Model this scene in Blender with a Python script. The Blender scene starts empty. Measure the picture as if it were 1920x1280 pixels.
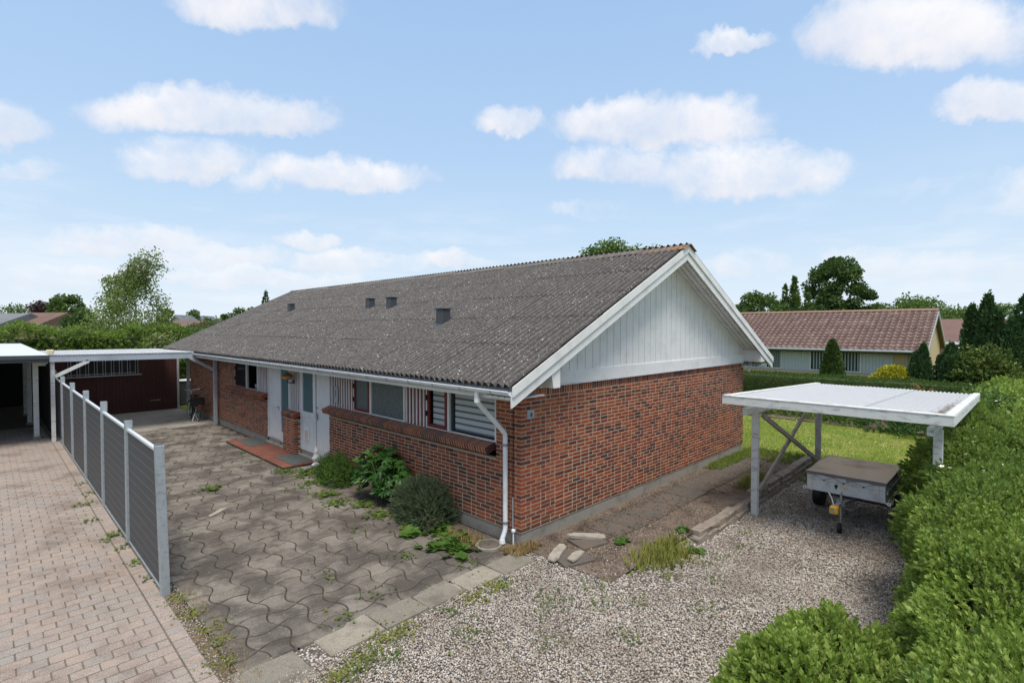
import bpy, bmesh, math, random
import numpy as np
from mathutils import Vector, Matrix, Euler
random.seed(7); RS = np.random.RandomState(11)
R = math.radians; PI = math.pi
scene = bpy.context.scene

# ------------------------------------------------------------------ camera
YAW = R(44.56); PITCH = math.atan(25/974.)
CAM = np.array([-5.89, -5.60, 3.44])
cd = bpy.data.cameras.new('camera'); cam = bpy.data.objects.new('camera', cd)
scene.collection.objects.link(cam); scene.camera = cam
cd.sensor_width = 36; cd.lens = 36*974/1920.; cd.clip_end = 3000; cd.clip_start = .05
cam.location = CAM; cam.rotation_euler = (PI/2-PITCH, 0, YAW-PI/2)
D0 = np.array([math.cos(YAW), math.sin(YAW), 0]); RT = np.array([math.sin(YAW), -math.cos(YAW), 0])
FW = D0*math.cos(PITCH)-np.array([0, 0, math.sin(PITCH)]); UPV = D0*math.sin(PITCH)+np.array([0, 0, math.cos(PITCH)])
def aim(px, py): return FW+RT*(px-960)/974.+UPV*(640-py)/974.
def at(px, py, dist):                      # a world point in that direction at that distance (survey helper)
    v = aim(px, py); return CAM+v*dist

# ------------------------------------------------------------------ world / sky
scene.view_settings.view_transform = 'Standard'; scene.view_settings.look = 'None'
scene.view_settings.gamma = 1; scene.view_settings.use_curve_mapping = False
scene.view_settings.exposure = 0.42
scene.render.engine = 'CYCLES'
SUN_EL, SUN_AZ = R(64), R(236)            # direction the light comes from, azimuth from +X counter-clockwise
world = bpy.data.worlds.new('World'); scene.world = world; world.use_nodes = True
wt = world.node_tree; wt.nodes.clear()
def N(nt, typ, ins=None, **kw):
    n = nt.nodes.new(typ)
    for k, v in kw.items(): setattr(n, k, v)
    for k, v in (ins or {}).items():
        s = n.inputs[k]
        if isinstance(v, bpy.types.NodeSocket): nt.links.new(v, s)
        else: s.default_value = v
    return n
def M_(nt, op, a, b=0.0, c=0.0, clamp=False):
    n = N(nt, 'ShaderNodeMath', {0: a, 1: b, 2: c}, operation=op); n.use_clamp = clamp; return n.outputs[0]
def build_sky():
    nt = wt
    tc = N(nt, 'ShaderNodeTexCoord').outputs['Generated']
    sky = N(nt, 'ShaderNodeTexSky', sky_type='NISHITA')
    sky.sun_disc = False; sky.sun_elevation = SUN_EL; sky.sun_rotation = PI/2-SUN_AZ
    sky.air_density = 1.0; sky.dust_density = 1.6; sky.ozone_density = 1.2; sky.altitude = 0
    base = N(nt, 'ShaderNodeVectorMath', {0: sky.outputs[0], 'Scale': 0.09}, operation='SCALE').outputs[0]
    # thin veil that makes the summer sky milky, stronger to the horizon
    sep = N(nt, 'ShaderNodeSeparateXYZ', {0: tc})
    z = sep.outputs[2]
    veil = N(nt, 'ShaderNodeMapRange', {'Value': z, 'From Min': 0.0, 'From Max': .62, 'To Min': .96, 'To Max': .90}); veil.interpolation_type = 'LINEAR'
    vc = N(nt, 'ShaderNodeValToRGB', {0: z}); cr = vc.color_ramp
    cr.elements[0].position = 0.0; cr.elements[0].color = (.76, .83, .91, 1)
    cr.elements[1].position = .60; cr.elements[1].color = (.335, .52, .81, 1)
    for p, c in ((.06, (.68, .79, .90)), (.17, (.535, .70, .885)), (.32, (.43, .61, .86))):
        e = cr.elements.new(p); e.color = (*c, 1)
    mix0 = N(nt, 'ShaderNodeMix', {0: veil.outputs[0], 6: base, 7: vc.outputs[0]}, data_type='RGBA').outputs[2]
    # clouds : ellipses in azimuth / elevation, roughened by noise
    n1 = N(nt, 'ShaderNodeTexNoise', {'Vector': tc, 'Scale': 9., 'Detail': 7., 'Roughness': .6})
    w = N(nt, 'ShaderNodeVectorMath', {0: n1.outputs['Color'], 1: (.5, .5, .5)}, operation='SUBTRACT').outputs[0]
    w = N(nt, 'ShaderNodeVectorMath', {0: w, 'Scale': .07}, operation='SCALE').outputs[0]
    n3 = N(nt, 'ShaderNodeTexNoise', {'Vector': tc, 'Scale': 34., 'Detail': 5., 'Roughness': .6})
    w3 = N(nt, 'ShaderNodeVectorMath', {0: n3.outputs['Color'], 1: (.5, .5, .5)}, operation='SUBTRACT').outputs[0]
    w3 = N(nt, 'ShaderNodeVectorMath', {0: w3, 'Scale': .03}, operation='SCALE').outputs[0]
    dv = N(nt, 'ShaderNodeVectorMath', {0: tc, 1: w}, operation='ADD').outputs[0]
    dv = N(nt, 'ShaderNodeVectorMath', {0: dv, 1: w3}, operation='ADD').outputs[0]
    s2 = N(nt, 'ShaderNodeSeparateXYZ', {0: dv})
    az = M_(nt, 'ARCTAN2', s2.outputs[1], s2.outputs[0])
    hor = M_(nt, 'SQRT', M_(nt, 'ADD', M_(nt, 'MULTIPLY', s2.outputs[0], s2.outputs[0]), M_(nt, 'MULTIPLY', s2.outputs[1], s2.outputs[1])))
    el = M_(nt, 'ARCTAN2', s2.outputs[2], hor)
    CL = [(415, 232, 205, 58, 1.), (355, 318, 130, 48, .62), (640, 345, 165, 44, .78), (495, 28, 150, 62, .9), (960, 240, 72, 40, .85),
          (1230, 250, 205, 66, 1.), (1150, 320, 120, 45, .7), (1385, 345, 190, 70, .92), (1120, 402, 100, 28, .4), (1700, 92, 250, 95, 1.), (1370, 88, 75, 28, .6),
          (1860, 205, 120, 46, .95), (1690, 8, 160, 26, .7), (20, 255, 90, 56, .85), (1850, 385, 190, 66, .42), (250, 462, 140, 32, .75),
          (410, 490, 130, 32, .55), (575, 458, 52, 24, .7), (860, 492, 70, 22, .8), (640, 500, 90, 28, .65), (440, 530, 130, 26, .55), (60, 330, 90, 26, .35),
          (1400, 500, 90, 34, .45), (1720, 515, 190, 40, .5), (1610, 480, 80, 18, .45), (600, 540, 110, 24, .55), (130, 520, 150, 26, .5), (760, 500, 60, 20, .5)]
    # the sky goes on round the horizon with clouds of the same kind
    rr = random.Random(5); blobs = []
    def dirn(a, e): return Vector((math.cos(e)*math.cos(a), math.cos(e)*math.sin(a), math.sin(e)))
    for (px, py, rx, ry, s) in CL:
        c = Vector(aim(px, py)).normalized(); ax = Vector(RT); ax = (ax-c*ax.dot(c)).normalized(); bx = c.cross(ax); bx = bx if bx.z > 0 else -bx
        ra = c.angle(Vector(aim(px+rx*1.2, py))); rb = c.angle(Vector(aim(px, py-ry*1.2))); blobs.append((c, ax, bx, ra, rb, s))
    for k in range(20):
        c = dirn(YAW+R(60+12.6*k), R(rr.uniform(8, 34))); ax = Vector((0, 0, 1)).cross(c).normalized(); bx = c.cross(ax); bx = bx if bx.z > 0 else -bx
        blobs.append((c, ax, bx, R(rr.uniform(8, 13)), R(rr.uniform(2.2, 4.2)), rr.uniform(.6, 1)))
    dens = None; topd = None
    def dot(vec): return N(nt, 'ShaderNodeVectorMath', {0: dv, 1: tuple(vec)}, operation='DOT_PRODUCT').outputs['Value']
    for (c, ax, bx, ra, rb, s) in blobs:
        u = dot(ax/ra); v = dot(bx/rb)
        v = M_(nt, 'SUBTRACT', v, .12)
        v2 = M_(nt, 'ADD', v, M_(nt, 'MULTIPLY', M_(nt, 'MINIMUM', v, 0.0), .6))
        q = M_(nt, 'SUBTRACT', 1.0, M_(nt, 'ADD', M_(nt, 'MULTIPLY', u, u), M_(nt, 'MULTIPLY', v2, v2)))
        q = M_(nt, 'MULTIPLY', M_(nt, 'MAXIMUM', q, 0.0), M_(nt, 'GREATER_THAN', dot(c), 0.5))
        q = M_(nt, 'MULTIPLY', M_(nt, 'MINIMUM', M_(nt, 'MULTIPLY', q, 1.5), 1.0), s)
        tq = M_(nt, 'MULTIPLY', q, M_(nt, 'MULTIPLY_ADD', v, .75, .55, clamp=True))
        dens = q if dens is None else M_(nt, 'MAXIMUM', dens, q); topd = tq if topd is None else M_(nt, 'MAXIMUM', topd, tq)
    n2 = N(nt, 'ShaderNodeTexNoise', {'Vector': tc, 'Scale': 10., 'Detail': 10., 'Roughness': .66, 'Distortion': .15})
    d = M_(nt, 'ADD', dens, M_(nt, 'MULTIPLY', M_(nt, 'SUBTRACT', n2.outputs[0], .50), 2.1))
    dgate = M_(nt, 'MULTIPLY', M_(nt, 'MINIMUM', M_(nt, 'MULTIPLY', dens, 4.0), 1.0), d)
    cov = N(nt, 'ShaderNodeMapRange', {'Value': dgate, 'From Min': .0, 'From Max': 1.2, 'To Min': 0., 'To Max': .93}); cov.interpolation_type = 'SMOOTHSTEP'
    # thin streaks low down
    mp = N(nt, 'ShaderNodeMapping', {'Vector': tc, 'Scale': (1., 1., 5.)})
    n4 = N(nt, 'ShaderNodeTexNoise', {'Vector': mp.outputs[0], 'Scale': 4.5, 'Detail': 6., 'Roughness': .6})
    lowm = N(nt, 'ShaderNodeMapRange', {'Value': z, 'From Min': .04, 'From Max': .26, 'To Min': 1., 'To Max': 0.})
    st = N(nt, 'ShaderNodeMapRange', {'Value': n4.outputs[0], 'From Min': .46, 'From Max': .72, 'To Min': 0., 'To Max': .75}); st.interpolation_type = 'SMOOTHSTEP'
    stf = M_(nt, 'MULTIPLY', st.outputs[0], lowm.outputs[0])
    mixs = N(nt, 'ShaderNodeMix', {0: stf, 6: mix0, 7: (.78, .84, .91, 1)}, data_type='RGBA').outputs[2]
    # soft grey in thick parts, white rims
    n5 = N(nt, 'ShaderNodeTexNoise', {'Vector': tc, 'Scale': 7., 'Detail': 5., 'Roughness': .55})
    topf = M_(nt, 'DIVIDE', topd, M_(nt, 'MAXIMUM', dens, .02))
    cc = N(nt, 'ShaderNodeMix', {0: M_(nt, 'ADD', M_(nt, 'MULTIPLY', topf, .85), M_(nt, 'MULTIPLY', M_(nt, 'SUBTRACT', n5.outputs[0], .5), .9), clamp=True), 6: (.74, .74, .80, 1), 7: (.95, .93, .93, 1)}, data_type='RGBA').outputs[2]
    thin = N(nt, 'ShaderNodeMapRange', {'Value': n5.outputs[0], 'From Min': .32, 'From Max': .58, 'To Min': .62, 'To Max': 1.}).outputs[0]
    mixc = N(nt, 'ShaderNodeMix', {0: M_(nt, 'MULTIPLY', cov.outputs[0], thin), 6: mixs, 7: cc}, data_type='RGBA').outputs[2]
    # a broad broken cloud layer overhead (well above the picture) keeps the daylight soft and neutral
    n6 = N(nt, 'ShaderNodeTexNoise', {'Vector': tc, 'Scale': 3.2, 'Detail': 6., 'Roughness': .55})
    ov = M_(nt, 'MULTIPLY', N(nt, 'ShaderNodeMapRange', {'Value': z, 'From Min': .56, 'From Max': .80}).outputs[0], N(nt, 'ShaderNodeMapRange', {'Value': n6.outputs[0], 'From Min': .30, 'From Max': .55}).outputs[0])
    mixc = N(nt, 'ShaderNodeMix', {0: M_(nt, 'MULTIPLY', ov, .9), 6: mixc, 7: (.86, .86, .88, 1)}, data_type='RGBA').outputs[2]
    bg = N(nt, 'ShaderNodeBackground', {'Color': mixc, 'Strength': .83})
    out = N(nt, 'ShaderNodeOutputWorld', {'Surface': bg.outputs[0]})
build_sky()
sl = bpy.data.lights.new('sun', 'SUN'); sl.energy = 2.9; sl.angle = R(24); sl.color = (1., .945, .86)
so = bpy.data.objects.new('sun', sl); scene.collection.objects.link(so)
sd = Vector((math.cos(SUN_EL)*math.cos(SUN_AZ), math.cos(SUN_EL)*math.sin(SUN_AZ), math.sin(SUN_EL)))
so.rotation_euler = sd.to_track_quat('Z', 'Y').to_euler(); so.location = (0, 0, 30)

# ------------------------------------------------------------------ helpers
COL = scene.collection
def tag(o, label=None, cat=None, group=None, kind=None):
    for k, v in (('label', label), ('category', cat), ('group', group), ('kind', kind)):
        if v: o[k] = v
    return o
def thing(name, loc, label, cat, group=None):
    o = bpy.data.objects.new(name, None); COL.objects.link(o); o.location = loc; o.empty_display_size = .2
    return tag(o, label, cat, group)
def origin_of(p):
    v = Vector((0, 0, 0))
    while p is not None: v += p.location; p = p.parent
    return v
def link(name, me, parent=None, loc=(0, 0, 0), mats=None):
    o = bpy.data.objects.new(name, me); COL.objects.link(o); o.parent = parent; o.location = loc
    return o
def mesh_np(name, V, F, mat, parent=None, rnd=None, smooth=False, shift=True):
    """V (n,3), F (m,k) or list of arrays -> object in world coordinates"""
    Fs = F if isinstance(F, list) else [F]
    V = np.asarray(V, dtype=np.float64)
    off = np.array(origin_of(parent)) if (parent is not None and shift) else np.zeros(3)
    V = V-off
    me = bpy.data.meshes.new(name)
    tot = sum(len(f) for f in Fs); loops = sum(f.size for f in Fs)
    me.vertices.add(len(V)); me.vertices.foreach_set('co', V.astype(np.float32).ravel())
    me.loops.add(loops); me.loops.foreach_set('vertex_index', np.concatenate([f.ravel() for f in Fs]).astype(np.int32))
    me.polygons.add(tot)
    lt = np.concatenate([np.full(len(f), f.shape[1], dtype=np.int32) for f in Fs])
    ls = np.concatenate([[0], np.cumsum(lt)[:-1]]).astype(np.int32)
    me.polygons.foreach_set('loop_start', ls)
    me.update(calc_edges=True); me.validate()
    if rnd is not None:
        a = me.attributes.new('rnd', 'FLOAT', 'FACE'); a.data.foreach_set('value', np.asarray(rnd, dtype=np.float32))
    if smooth: me.polygons.foreach_set('use_smooth', np.ones(tot, dtype=bool))
    if mat: me.materials.append(mat)
    return link(name, me, parent)
class MB:
    def __init__(s): s.V = []; s.F = []; s.n = 0
    def add(s, vs, fs):
        s.V += [tuple(v) for v in vs]; s.F += [tuple(i+s.n for i in f) for f in fs]; s.n += len(vs); return s
    def box(s, a, b, M=None, ch=0.0):
        x0, y0, z0 = a; x1, y1, z1 = b
        if ch > 0:
            bm = bmesh.new(); bmesh.ops.create_cube(bm, size=1)
            for v in bm.verts: v.co = Vector(((x0+x1)/2+v.co.x*(x1-x0), (y0+y1)/2+v.co.y*(y1-y0), (z0+z1)/2+v.co.z*(z1-z0)))
            bmesh.ops.bevel(bm, geom=bm.edges[:], offset=ch, segments=1, affect='EDGES')
            bm.verts.index_update()
            vs = [v.co.copy() for v in bm.verts]; fs = [[v.index for v in f.verts] for f in bm.faces]; bm.free()
        else:
            vs = [Vector(p) for p in ((x0, y0, z0), (x1, y0, z0), (x1, y1, z0), (x0, y1, z0), (x0, y0, z1), (x1, y0, z1), (x1, y1, z1), (x0, y1, z1))]
            fs = [(0, 3, 2, 1), (4, 5, 6, 7), (0, 1, 5, 4), (1, 2, 6, 5), (2, 3, 7, 6), (3, 0, 4, 7)]
        if M is not None: vs = [M @ v for v in vs]
        return s.add(vs, fs)
    def beam(s, p, q, w, h, up=(0, 0, 1), ch=0.0):
        p = Vector(p); q = Vector(q); d = (q-p); L = d.length; d.normalize(); u = Vector(up)
        sx = d.cross(u).normalized(); u2 = sx.cross(d).normalized()
        Mx = Matrix((( *sx, 0), (*d, 0), (*u2, 0), (0, 0, 0, 1))).transposed(); Mx = Matrix.Translation(p) @ Mx
        return s.box((-w/2, 0, -h/2), (w/2, L, h/2), Mx, ch)
    def tube(s, path, r, n=8, cap=True):
        P = [Vector(p) for p in path]; rs = r if isinstance(r, (list, tuple)) else [r]*len(P)
        rings = []; prev = None
        for i, p in enumerate(P):
            d = (P[min(i+1, len(P)-1)]-P[max(i-1, 0)]).normalized()
            a = prev if prev is not None else (Vector((0, 0, 1)) if abs(d.z) < .9 else Vector((1, 0, 0)))
            a = (a-d*a.dot(d)).normalized(); b = d.cross(a); prev = a
            rings.append([p+a*rs[i]*math.cos(2*PI*k/n)+b*rs[i]*math.sin(2*PI*k/n) for k in range(n)])
        vs = [v for rg in rings for v in rg]; fs = []
        for i in range(len(P)-1):
            for k in range(n): fs.append((i*n+k, i*n+(k+1) % n, (i+1)*n+(k+1) % n, (i+1)*n+k))
        if cap: fs += [tuple(range(n))[::-1], tuple((len(P)-1)*n+k for k in range(n))]
        return s.add(vs, fs)
    def lathe(s, prof, c=(0, 0, 0), n=16, M=None):
        vs = []; fs = []
        for (r, z) in prof:
            for k in range(n): vs.append(Vector((r*math.cos(2*PI*k/n), r*math.sin(2*PI*k/n), z)))
        for i in range(len(prof)-1):
            for k in range(n): fs.append((i*n+k, i*n+(k+1) % n, (i+1)*n+(k+1) % n, (i+1)*n+k))
        fs += [tuple(range(n))[::-1], tuple((len(prof)-1)*n+k for k in range(n))]
        if M is not None: vs = [M @ v for v in vs]
        return s.add([v+Vector(c) for v in vs], fs)
    def torus(s, c, axis, Rr, r, n=28, m=8):
        ax = Vector(axis).normalized(); a = ax.orthogonal().normalized(); b = ax.cross(a); c = Vector(c); vs = []; fs = []
        for i in range(n):
            t = 2*PI*i/n; d = a*math.cos(t)+b*math.sin(t)
            for j in range(m):
                p = 2*PI*j/m; vs.append(c+d*(Rr+r*math.cos(p))+ax*r*math.sin(p))
        for i in range(n):
            for j in range(m): fs.append((i*m+j, ((i+1) % n)*m+j, ((i+1) % n)*m+(j+1) % m, i*m+(j+1) % m))
        return s.add(vs, fs)
    def prism(s, poly, d, M=None):
        """poly list of 3-D points, extruded by vector d"""
        n = len(poly); P = [Vector(p) for p in poly]; d = Vector(d)
        vs = P+[p+d for p in P]
        fs = [tuple(range(n))[::-1], tuple(range(n, 2*n))]+[(i, (i+1) % n, n+(i+1) % n, n+i) for i in range(n)]
        if M is not None: vs = [M @ v for v in vs]
        return s.add(vs, fs)
    def mesh(s, name, mat, off=None, smooth=False):
        me = bpy.data.meshes.new(name)
        o = Vector(off) if off is not None else Vector((0, 0, 0))
        me.from_pydata([Vector(v)-o for v in s.V], [], s.F); me.update()
        bm = bmesh.new(); bm.from_mesh(me); bmesh.ops.recalc_face_normals(bm, faces=bm.faces[:]); bm.to_mesh(me); bm.free()
        if mat: me.materials.append(mat)
        if smooth:
            me.polygons.foreach_set('use_smooth', np.ones(len(me.polygons), dtype=bool))
            try: me.set_sharp_from_angle(angle=R(40))
            except Exception: pass
        return me
    def build(s, name, mat, parent=None, smooth=False):
        off = origin_of(parent)
        return link(name, s.mesh(name, mat, off, smooth), parent)
def box(name, mat, parent, a, b, ch=0.0): return MB().box(a, b, None, ch).build(name, mat, parent)
def beam(name, mat, parent, p, q, w, h, up=(0, 0, 1), ch=0.0): return MB().beam(p, q, w, h, up, ch).build(name, mat, parent)

def rot_basis(dirs, roll=None):
    """matrices whose local Y is dirs"""
    d = dirs/np.linalg.norm(dirs, axis=1)[:, None]; k = len(d)
    a = RS.normal(size=(k, 3)) if roll is None else roll
    x = np.cross(d, a); x /= np.linalg.norm(x, axis=1)[:, None]+1e-9
    z = np.cross(x, d)
    return np.stack([x, d, z], axis=2)
def rep(tv, tf, Mx, T, S):
    """replicate a template; Mx (k,3,3) T (k,3) S (k,) or (k,3)"""
    k = len(T); S = np.asarray(S)
    tvs = tv[None]*(S[:, None, None] if S.ndim == 1 else S[:, None, :])
    V = np.einsum('kij,knj->kni', Mx, tvs)+T[:, None]
    F = tf[None]+(np.arange(k)*len(tv))[:, None, None]
    return V.reshape(-1, 3), F.reshape(-1, tf.shape[1])
# leaf templates : along +Y, unit length, folded
LEAF = (np.array([(0, 0, 0), (.31, .48, .07), (0, 1, -.10), (-.31, .48, .07), (0, .45, 0)], float), np.array([(0, 1, 4), (1, 2, 4), (2, 3, 4), (3, 0, 4)]))
LEAF2 = (np.array([(0, 0, 0), (.3, .5, .08), (0, 1, -.1), (-.3, .5, .08)], float), np.array([(0, 1, 2), (0, 2, 3)]))
def sprig(nl, L, ll, spread=50, leaf=LEAF2, seed=0, wid=1.0, tip=True):
    """shoot along +Y with pairs of leaves"""
    r = np.random.RandomState(seed); V = []; F = []; n = 0
    for i in range(nl):
        t = (i+1)/nl; ang = i*2.4+r.uniform(-.3, .3); sp = R(spread*(1.05-.75*t*(1 if tip else 0))+r.uniform(-12, 12))
        d = np.array([math.sin(sp)*math.cos(ang), math.cos(sp), math.sin(sp)*math.sin(ang)])
        upv = np.array([0, 1, 0])-d*d[1]; upv /= np.linalg.norm(upv)+1e-9
        x = np.cross(d, upv); B = np.stack([x*wid, d, upv], 1)*(ll*r.uniform(.75, 1.15))
        V.append((leaf[0] @ B.T)+np.array([0, L*t*.92, 0])); F.append(leaf[1]+n); n += len(leaf[0])
    return np.vstack(V), np.vstack(F)

# ------------------------------------------------------------------ materials
def newmat(name):
    m = bpy.data.materials.new(name); m.use_nodes = True; nt = m.node_tree
    b = nt.nodes['Principled BSDF']; return m, nt, b
def posn(nt): return N(nt, 'ShaderNodeNewGeometry').outputs['Position']
def noise(nt, sc, det=4., rough=.55, vec=None, dist=0.):
    return N(nt, 'ShaderNodeTexNoise', {'Vector': vec if vec is not None else posn(nt), 'Scale': sc, 'Detail': det, 'Roughness': rough, 'Distortion': dist}).outputs[0]
def ramp(nt, fac, stops, interp='LINEAR'):
    n = N(nt, 'ShaderNodeValToRGB', {0: fac}); cr = n.color_ramp; cr.interpolation = interp
    cr.elements[0].position = stops[0][0]; cr.elements[0].color = (*stops[0][1], 1)
    cr.elements[1].position = stops[-1][0]; cr.elements[1].color = (*stops[-1][1], 1)
    for p, c in stops[1:-1]: e = cr.elements.new(p); e.color = (*c, 1)
    return n.outputs[0]
def mixc(nt, f, a, b, bt='MIX'): return N(nt, 'ShaderNodeMix', {0: f, 6: a, 7: b}, data_type='RGBA', blend_type=bt).outputs[2]
def c4(c): return (c[0], c[1], c[2], 1)
def mr(nt, v, a, b, c=0., d=1.):
    n = N(nt, 'ShaderNodeMapRange', {'Value': v, 'From Min': a, 'From Max': b, 'To Min': c, 'To Max': d}); n.interpolation_type = 'SMOOTHSTEP'; return n.outputs[0]
def rndsrc(nt, src):
    if src == 'attr': return N(nt, 'ShaderNodeAttribute', attribute_name='rnd').outputs['Fac']
    return N(nt, 'ShaderNodeObjectInfo').outputs['Random']
def bump(nt, b, h, st=.3, dist=.01):
    bn = N(nt, 'ShaderNodeBump', {'Height': h, 'Strength': st, 'Distance': dist}); nt.links.new(bn.outputs[0], b.inputs['Normal'])
def plain(name, col, rough=.7, metal=0., dirt=None, dsc=3., damt=.5, bsc=0., bst=.2, spec=.4, fine=40., fv=.12, vec=None, dlo=.45, dhi=.7):
    m, nt, b = newmat(name); p = posn(nt)
    c = mixc(nt, fv, c4(col), ramp(nt, noise(nt, fine, 3, .6, p), [(.3, (.2, .2, .2)), (.7, (.8, .8, .8))]), 'OVERLAY')
    if dirt is not None:
        v = p if vec is None else N(nt, 'ShaderNodeMapping', {'Vector': p, 'Scale': vec}).outputs[0]
        f = mr(nt, noise(nt, dsc, 6, .65, v), dlo, dhi, 0., damt); c = mixc(nt, f, c, c4(dirt))
    nt.links.new(c, b.inputs['Base Color']); b.inputs['Roughness'].default_value = rough; b.inputs['Metallic'].default_value = metal
    b.inputs['Specular IOR Level'].default_value = spec
    if bsc: bump(nt, b, noise(nt, bsc, 5, .6, p), bst, .01)
    return m
WHITE = plain('white_paint', (.69, .68, .67), .55, dirt=(.42, .43, .42), dsc=2.5, damt=.35, fine=60, fv=.06)
WHITE2 = plain('white_plastic', (.72, .73, .76), .4, dirt=(.45, .45, .44), dsc=6, damt=.4, fv=.04)
WOODW = plain('weathered_white_wood', (.60, .61, .60), .75, dirt=(.24, .23, .20), dsc=5, damt=.8, vec=(1, 1, 3), bsc=60, bst=.15, dlo=.50, dhi=.72)
GREYW = plain('grey_painted_wood', (.36, .37, .39), .7, dirt=(.22, .21, .19), dsc=5, damt=.6, bsc=60, bst=.15)
BLUEGR = plain('blue_grey_beam', (.36, .40, .45), .6, dirt=(.24, .27, .3), dsc=2, damt=.6)
OLDW = plain('bare_old_wood', (.30, .265, .23), .85, dirt=(.12, .1, .08), dsc=6, damt=.6, bsc=70, bst=.3)
GALV = plain('galvanised_steel', (.42, .46, .49), .48, .55, dirt=(.27, .30, .32), dsc=14, damt=.8, fine=90, fv=.2)
FENCEG = plain('anthracite_composite', (.062, .063, .066), .62, fine=60, fv=.06, dirt=(.085, .085, .085), dsc=4, damt=.5, vec=(1, 1, 8))
FENCEL = plain('fence_groove_light', (.125, .125, .13), .6)
ALU = plain('aluminium_cap', (.72, .74, .76), .35, .3)
DKRED = plain('dark_red_wood', (.055, .016, .014), .7, dirt=(.02, .01, .009), dsc=4, damt=.5, bsc=50, bst=.1)
REDFR = plain('red_window_paint', (.17, .022, .022), .5, dirt=(.09, .02, .02), dsc=8, damt=.5)
BLACK = plain('black_rubber', (.012, .012, .013), .55)
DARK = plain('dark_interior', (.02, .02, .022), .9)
ANTH = plain('anthracite_metal', (.055, .06, .068), .45, fv=.05)
CONC = plain('concrete', (.26, .24, .21), .9, dirt=(.15, .14, .11), dsc=3, damt=.7, bsc=120, bst=.3)
CONCL = plain('pale_broken_concrete', (.34, .305, .255), .9, dirt=(.2, .17, .14), dsc=9, damt=.7, bsc=70, bst=.5)
DKFLAG = plain('old_flagstone', (.098, .090, .080), .92, dirt=(.13, .098, .075), dsc=3.2, damt=1., dlo=.38, dhi=.62, bsc=90, bst=.4, fine=110, fv=.5)
STONEB = plain('grey_edging_block', (.24, .20, .165), .92, dirt=(.11, .09, .07), dsc=6, damt=.8, bsc=50, bst=.6)
MAT_RUB = plain('green_grey_doormat', (.075, .085, .08), .9, fine=200, fv=.6, dirt=(.05, .05, .045), dsc=10, damt=.6)
BRASS = plain('brass', (.50, .36, .18), .3, .9)
CREAM = plain('cream_plastic', (.60, .50, .33), .5)
YELLOWP = plain('yellow_lock', (.75, .40, .03), .45, dirt=(.45, .22, .03), dsc=20, damt=.5)
STEEL = plain('zinc_steel', (.45, .46, .46), .4, .8, dirt=(.25, .24, .22), dsc=12, damt=.6)
TARP = plain('brown_grey_tarpaulin', (.46, .37, .285), .75, dirt=(.085, .065, .035), dsc=1.7, damt=.7, dhi=.85, bsc=20, bst=.3, fine=80, fv=.3)
TARPE = plain('tarpaulin_hem', (.17, .15, .15), .75)
SOIL = plain('brown_soil', (.155, .118, .090), .95, dirt=(.07, .048, .035), dsc=2.3, damt=.95, bsc=35, bst=.9, fine=90, fv=.8)
BARK = plain('bark', (.10, .08, .06), .9, dirt=(.05, .04, .03), dsc=12, damt=.7, bsc=30, bst=.5)
BIRCHB = plain('birch_bark', (.45, .42, .38), .8, dirt=(.06, .05, .05), dsc=9, damt=.8, vec=(1, 1, 4))
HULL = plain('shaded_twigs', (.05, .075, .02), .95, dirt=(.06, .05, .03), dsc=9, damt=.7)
YBRICK = plain('yellow_brick', (.46, .36, .21), .9, dirt=(.42, .30, .17), dsc=12, damt=.5)
FARROOF = plain('brown_far_roof', (.16, .095, .075), .9, dirt=(.10, .07, .06), dsc=.9, damt=.7)
FARROOFG = plain('grey_far_roof', (.16, .17, .18), .9, dirt=(.12, .11, .11), dsc=1.2, damt=.7)
ORROOF = plain('orange_far_roof', (.42, .15, .07), .9)
FELT = plain('pale_roof_felt', (.55, .58, .62), .8, dirt=(.45, .47, .5), dsc=1.2, damt=.6)
MORTAR = plain('mortar', (.41, .335, .245), .95, dirt=(.33, .27, .21), dsc=8, damt=.6, bsc=200, bst=.3)

def mk_brick(name, src):
    m, nt, b = newmat(name); p = posn(nt); r = rndsrc(nt, src)
    c = ramp(nt, r, [(0, (.33, .084, .034)), (.15, (.26, .062, .029)), (.30, (.37, .104, .042)), (.44, (.21, .054, .029)), (.54, (.30, .078, .035)),
                     (.68, (.125, .045, .032)), (.79, (.085, .040, .032)), (.89, (.17, .048, .030)), (1., (.11, .045, .033))], 'CONSTANT')
    n1 = noise(nt, 16, 5, .65, p); c = mixc(nt, mr(nt, n1, .42, .72, 0, .55), c, (.10, .042, .032, 1))
    c = mixc(nt, .35, c, ramp(nt, noise(nt, 220, 3, .7, p), [(.3, (.15, .15, .15)), (.7, (.85, .85, .85))]), 'OVERLAY')
    big = noise(nt, .7, 4, .6, p); c = mixc(nt, mr(nt, big, .45, .7, 0, .25), c, (.12, .05, .04, 1))
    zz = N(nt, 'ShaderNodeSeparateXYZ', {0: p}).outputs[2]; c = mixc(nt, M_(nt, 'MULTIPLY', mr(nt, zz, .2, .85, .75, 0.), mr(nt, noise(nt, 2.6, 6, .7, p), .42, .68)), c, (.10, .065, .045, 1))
    nt.links.new(c, b.inputs['Base Color']); b.inputs['Roughness'].default_value = .85; b.inputs['Specular IOR Level'].default_value = .25
    bump(nt, b, noise(nt, 150, 5, .7, p), .5, .006); return m
BRICK_O = mk_brick('red_brick', 'obj'); BRICK_A = mk_brick('red_brick_course', 'attr')
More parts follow.
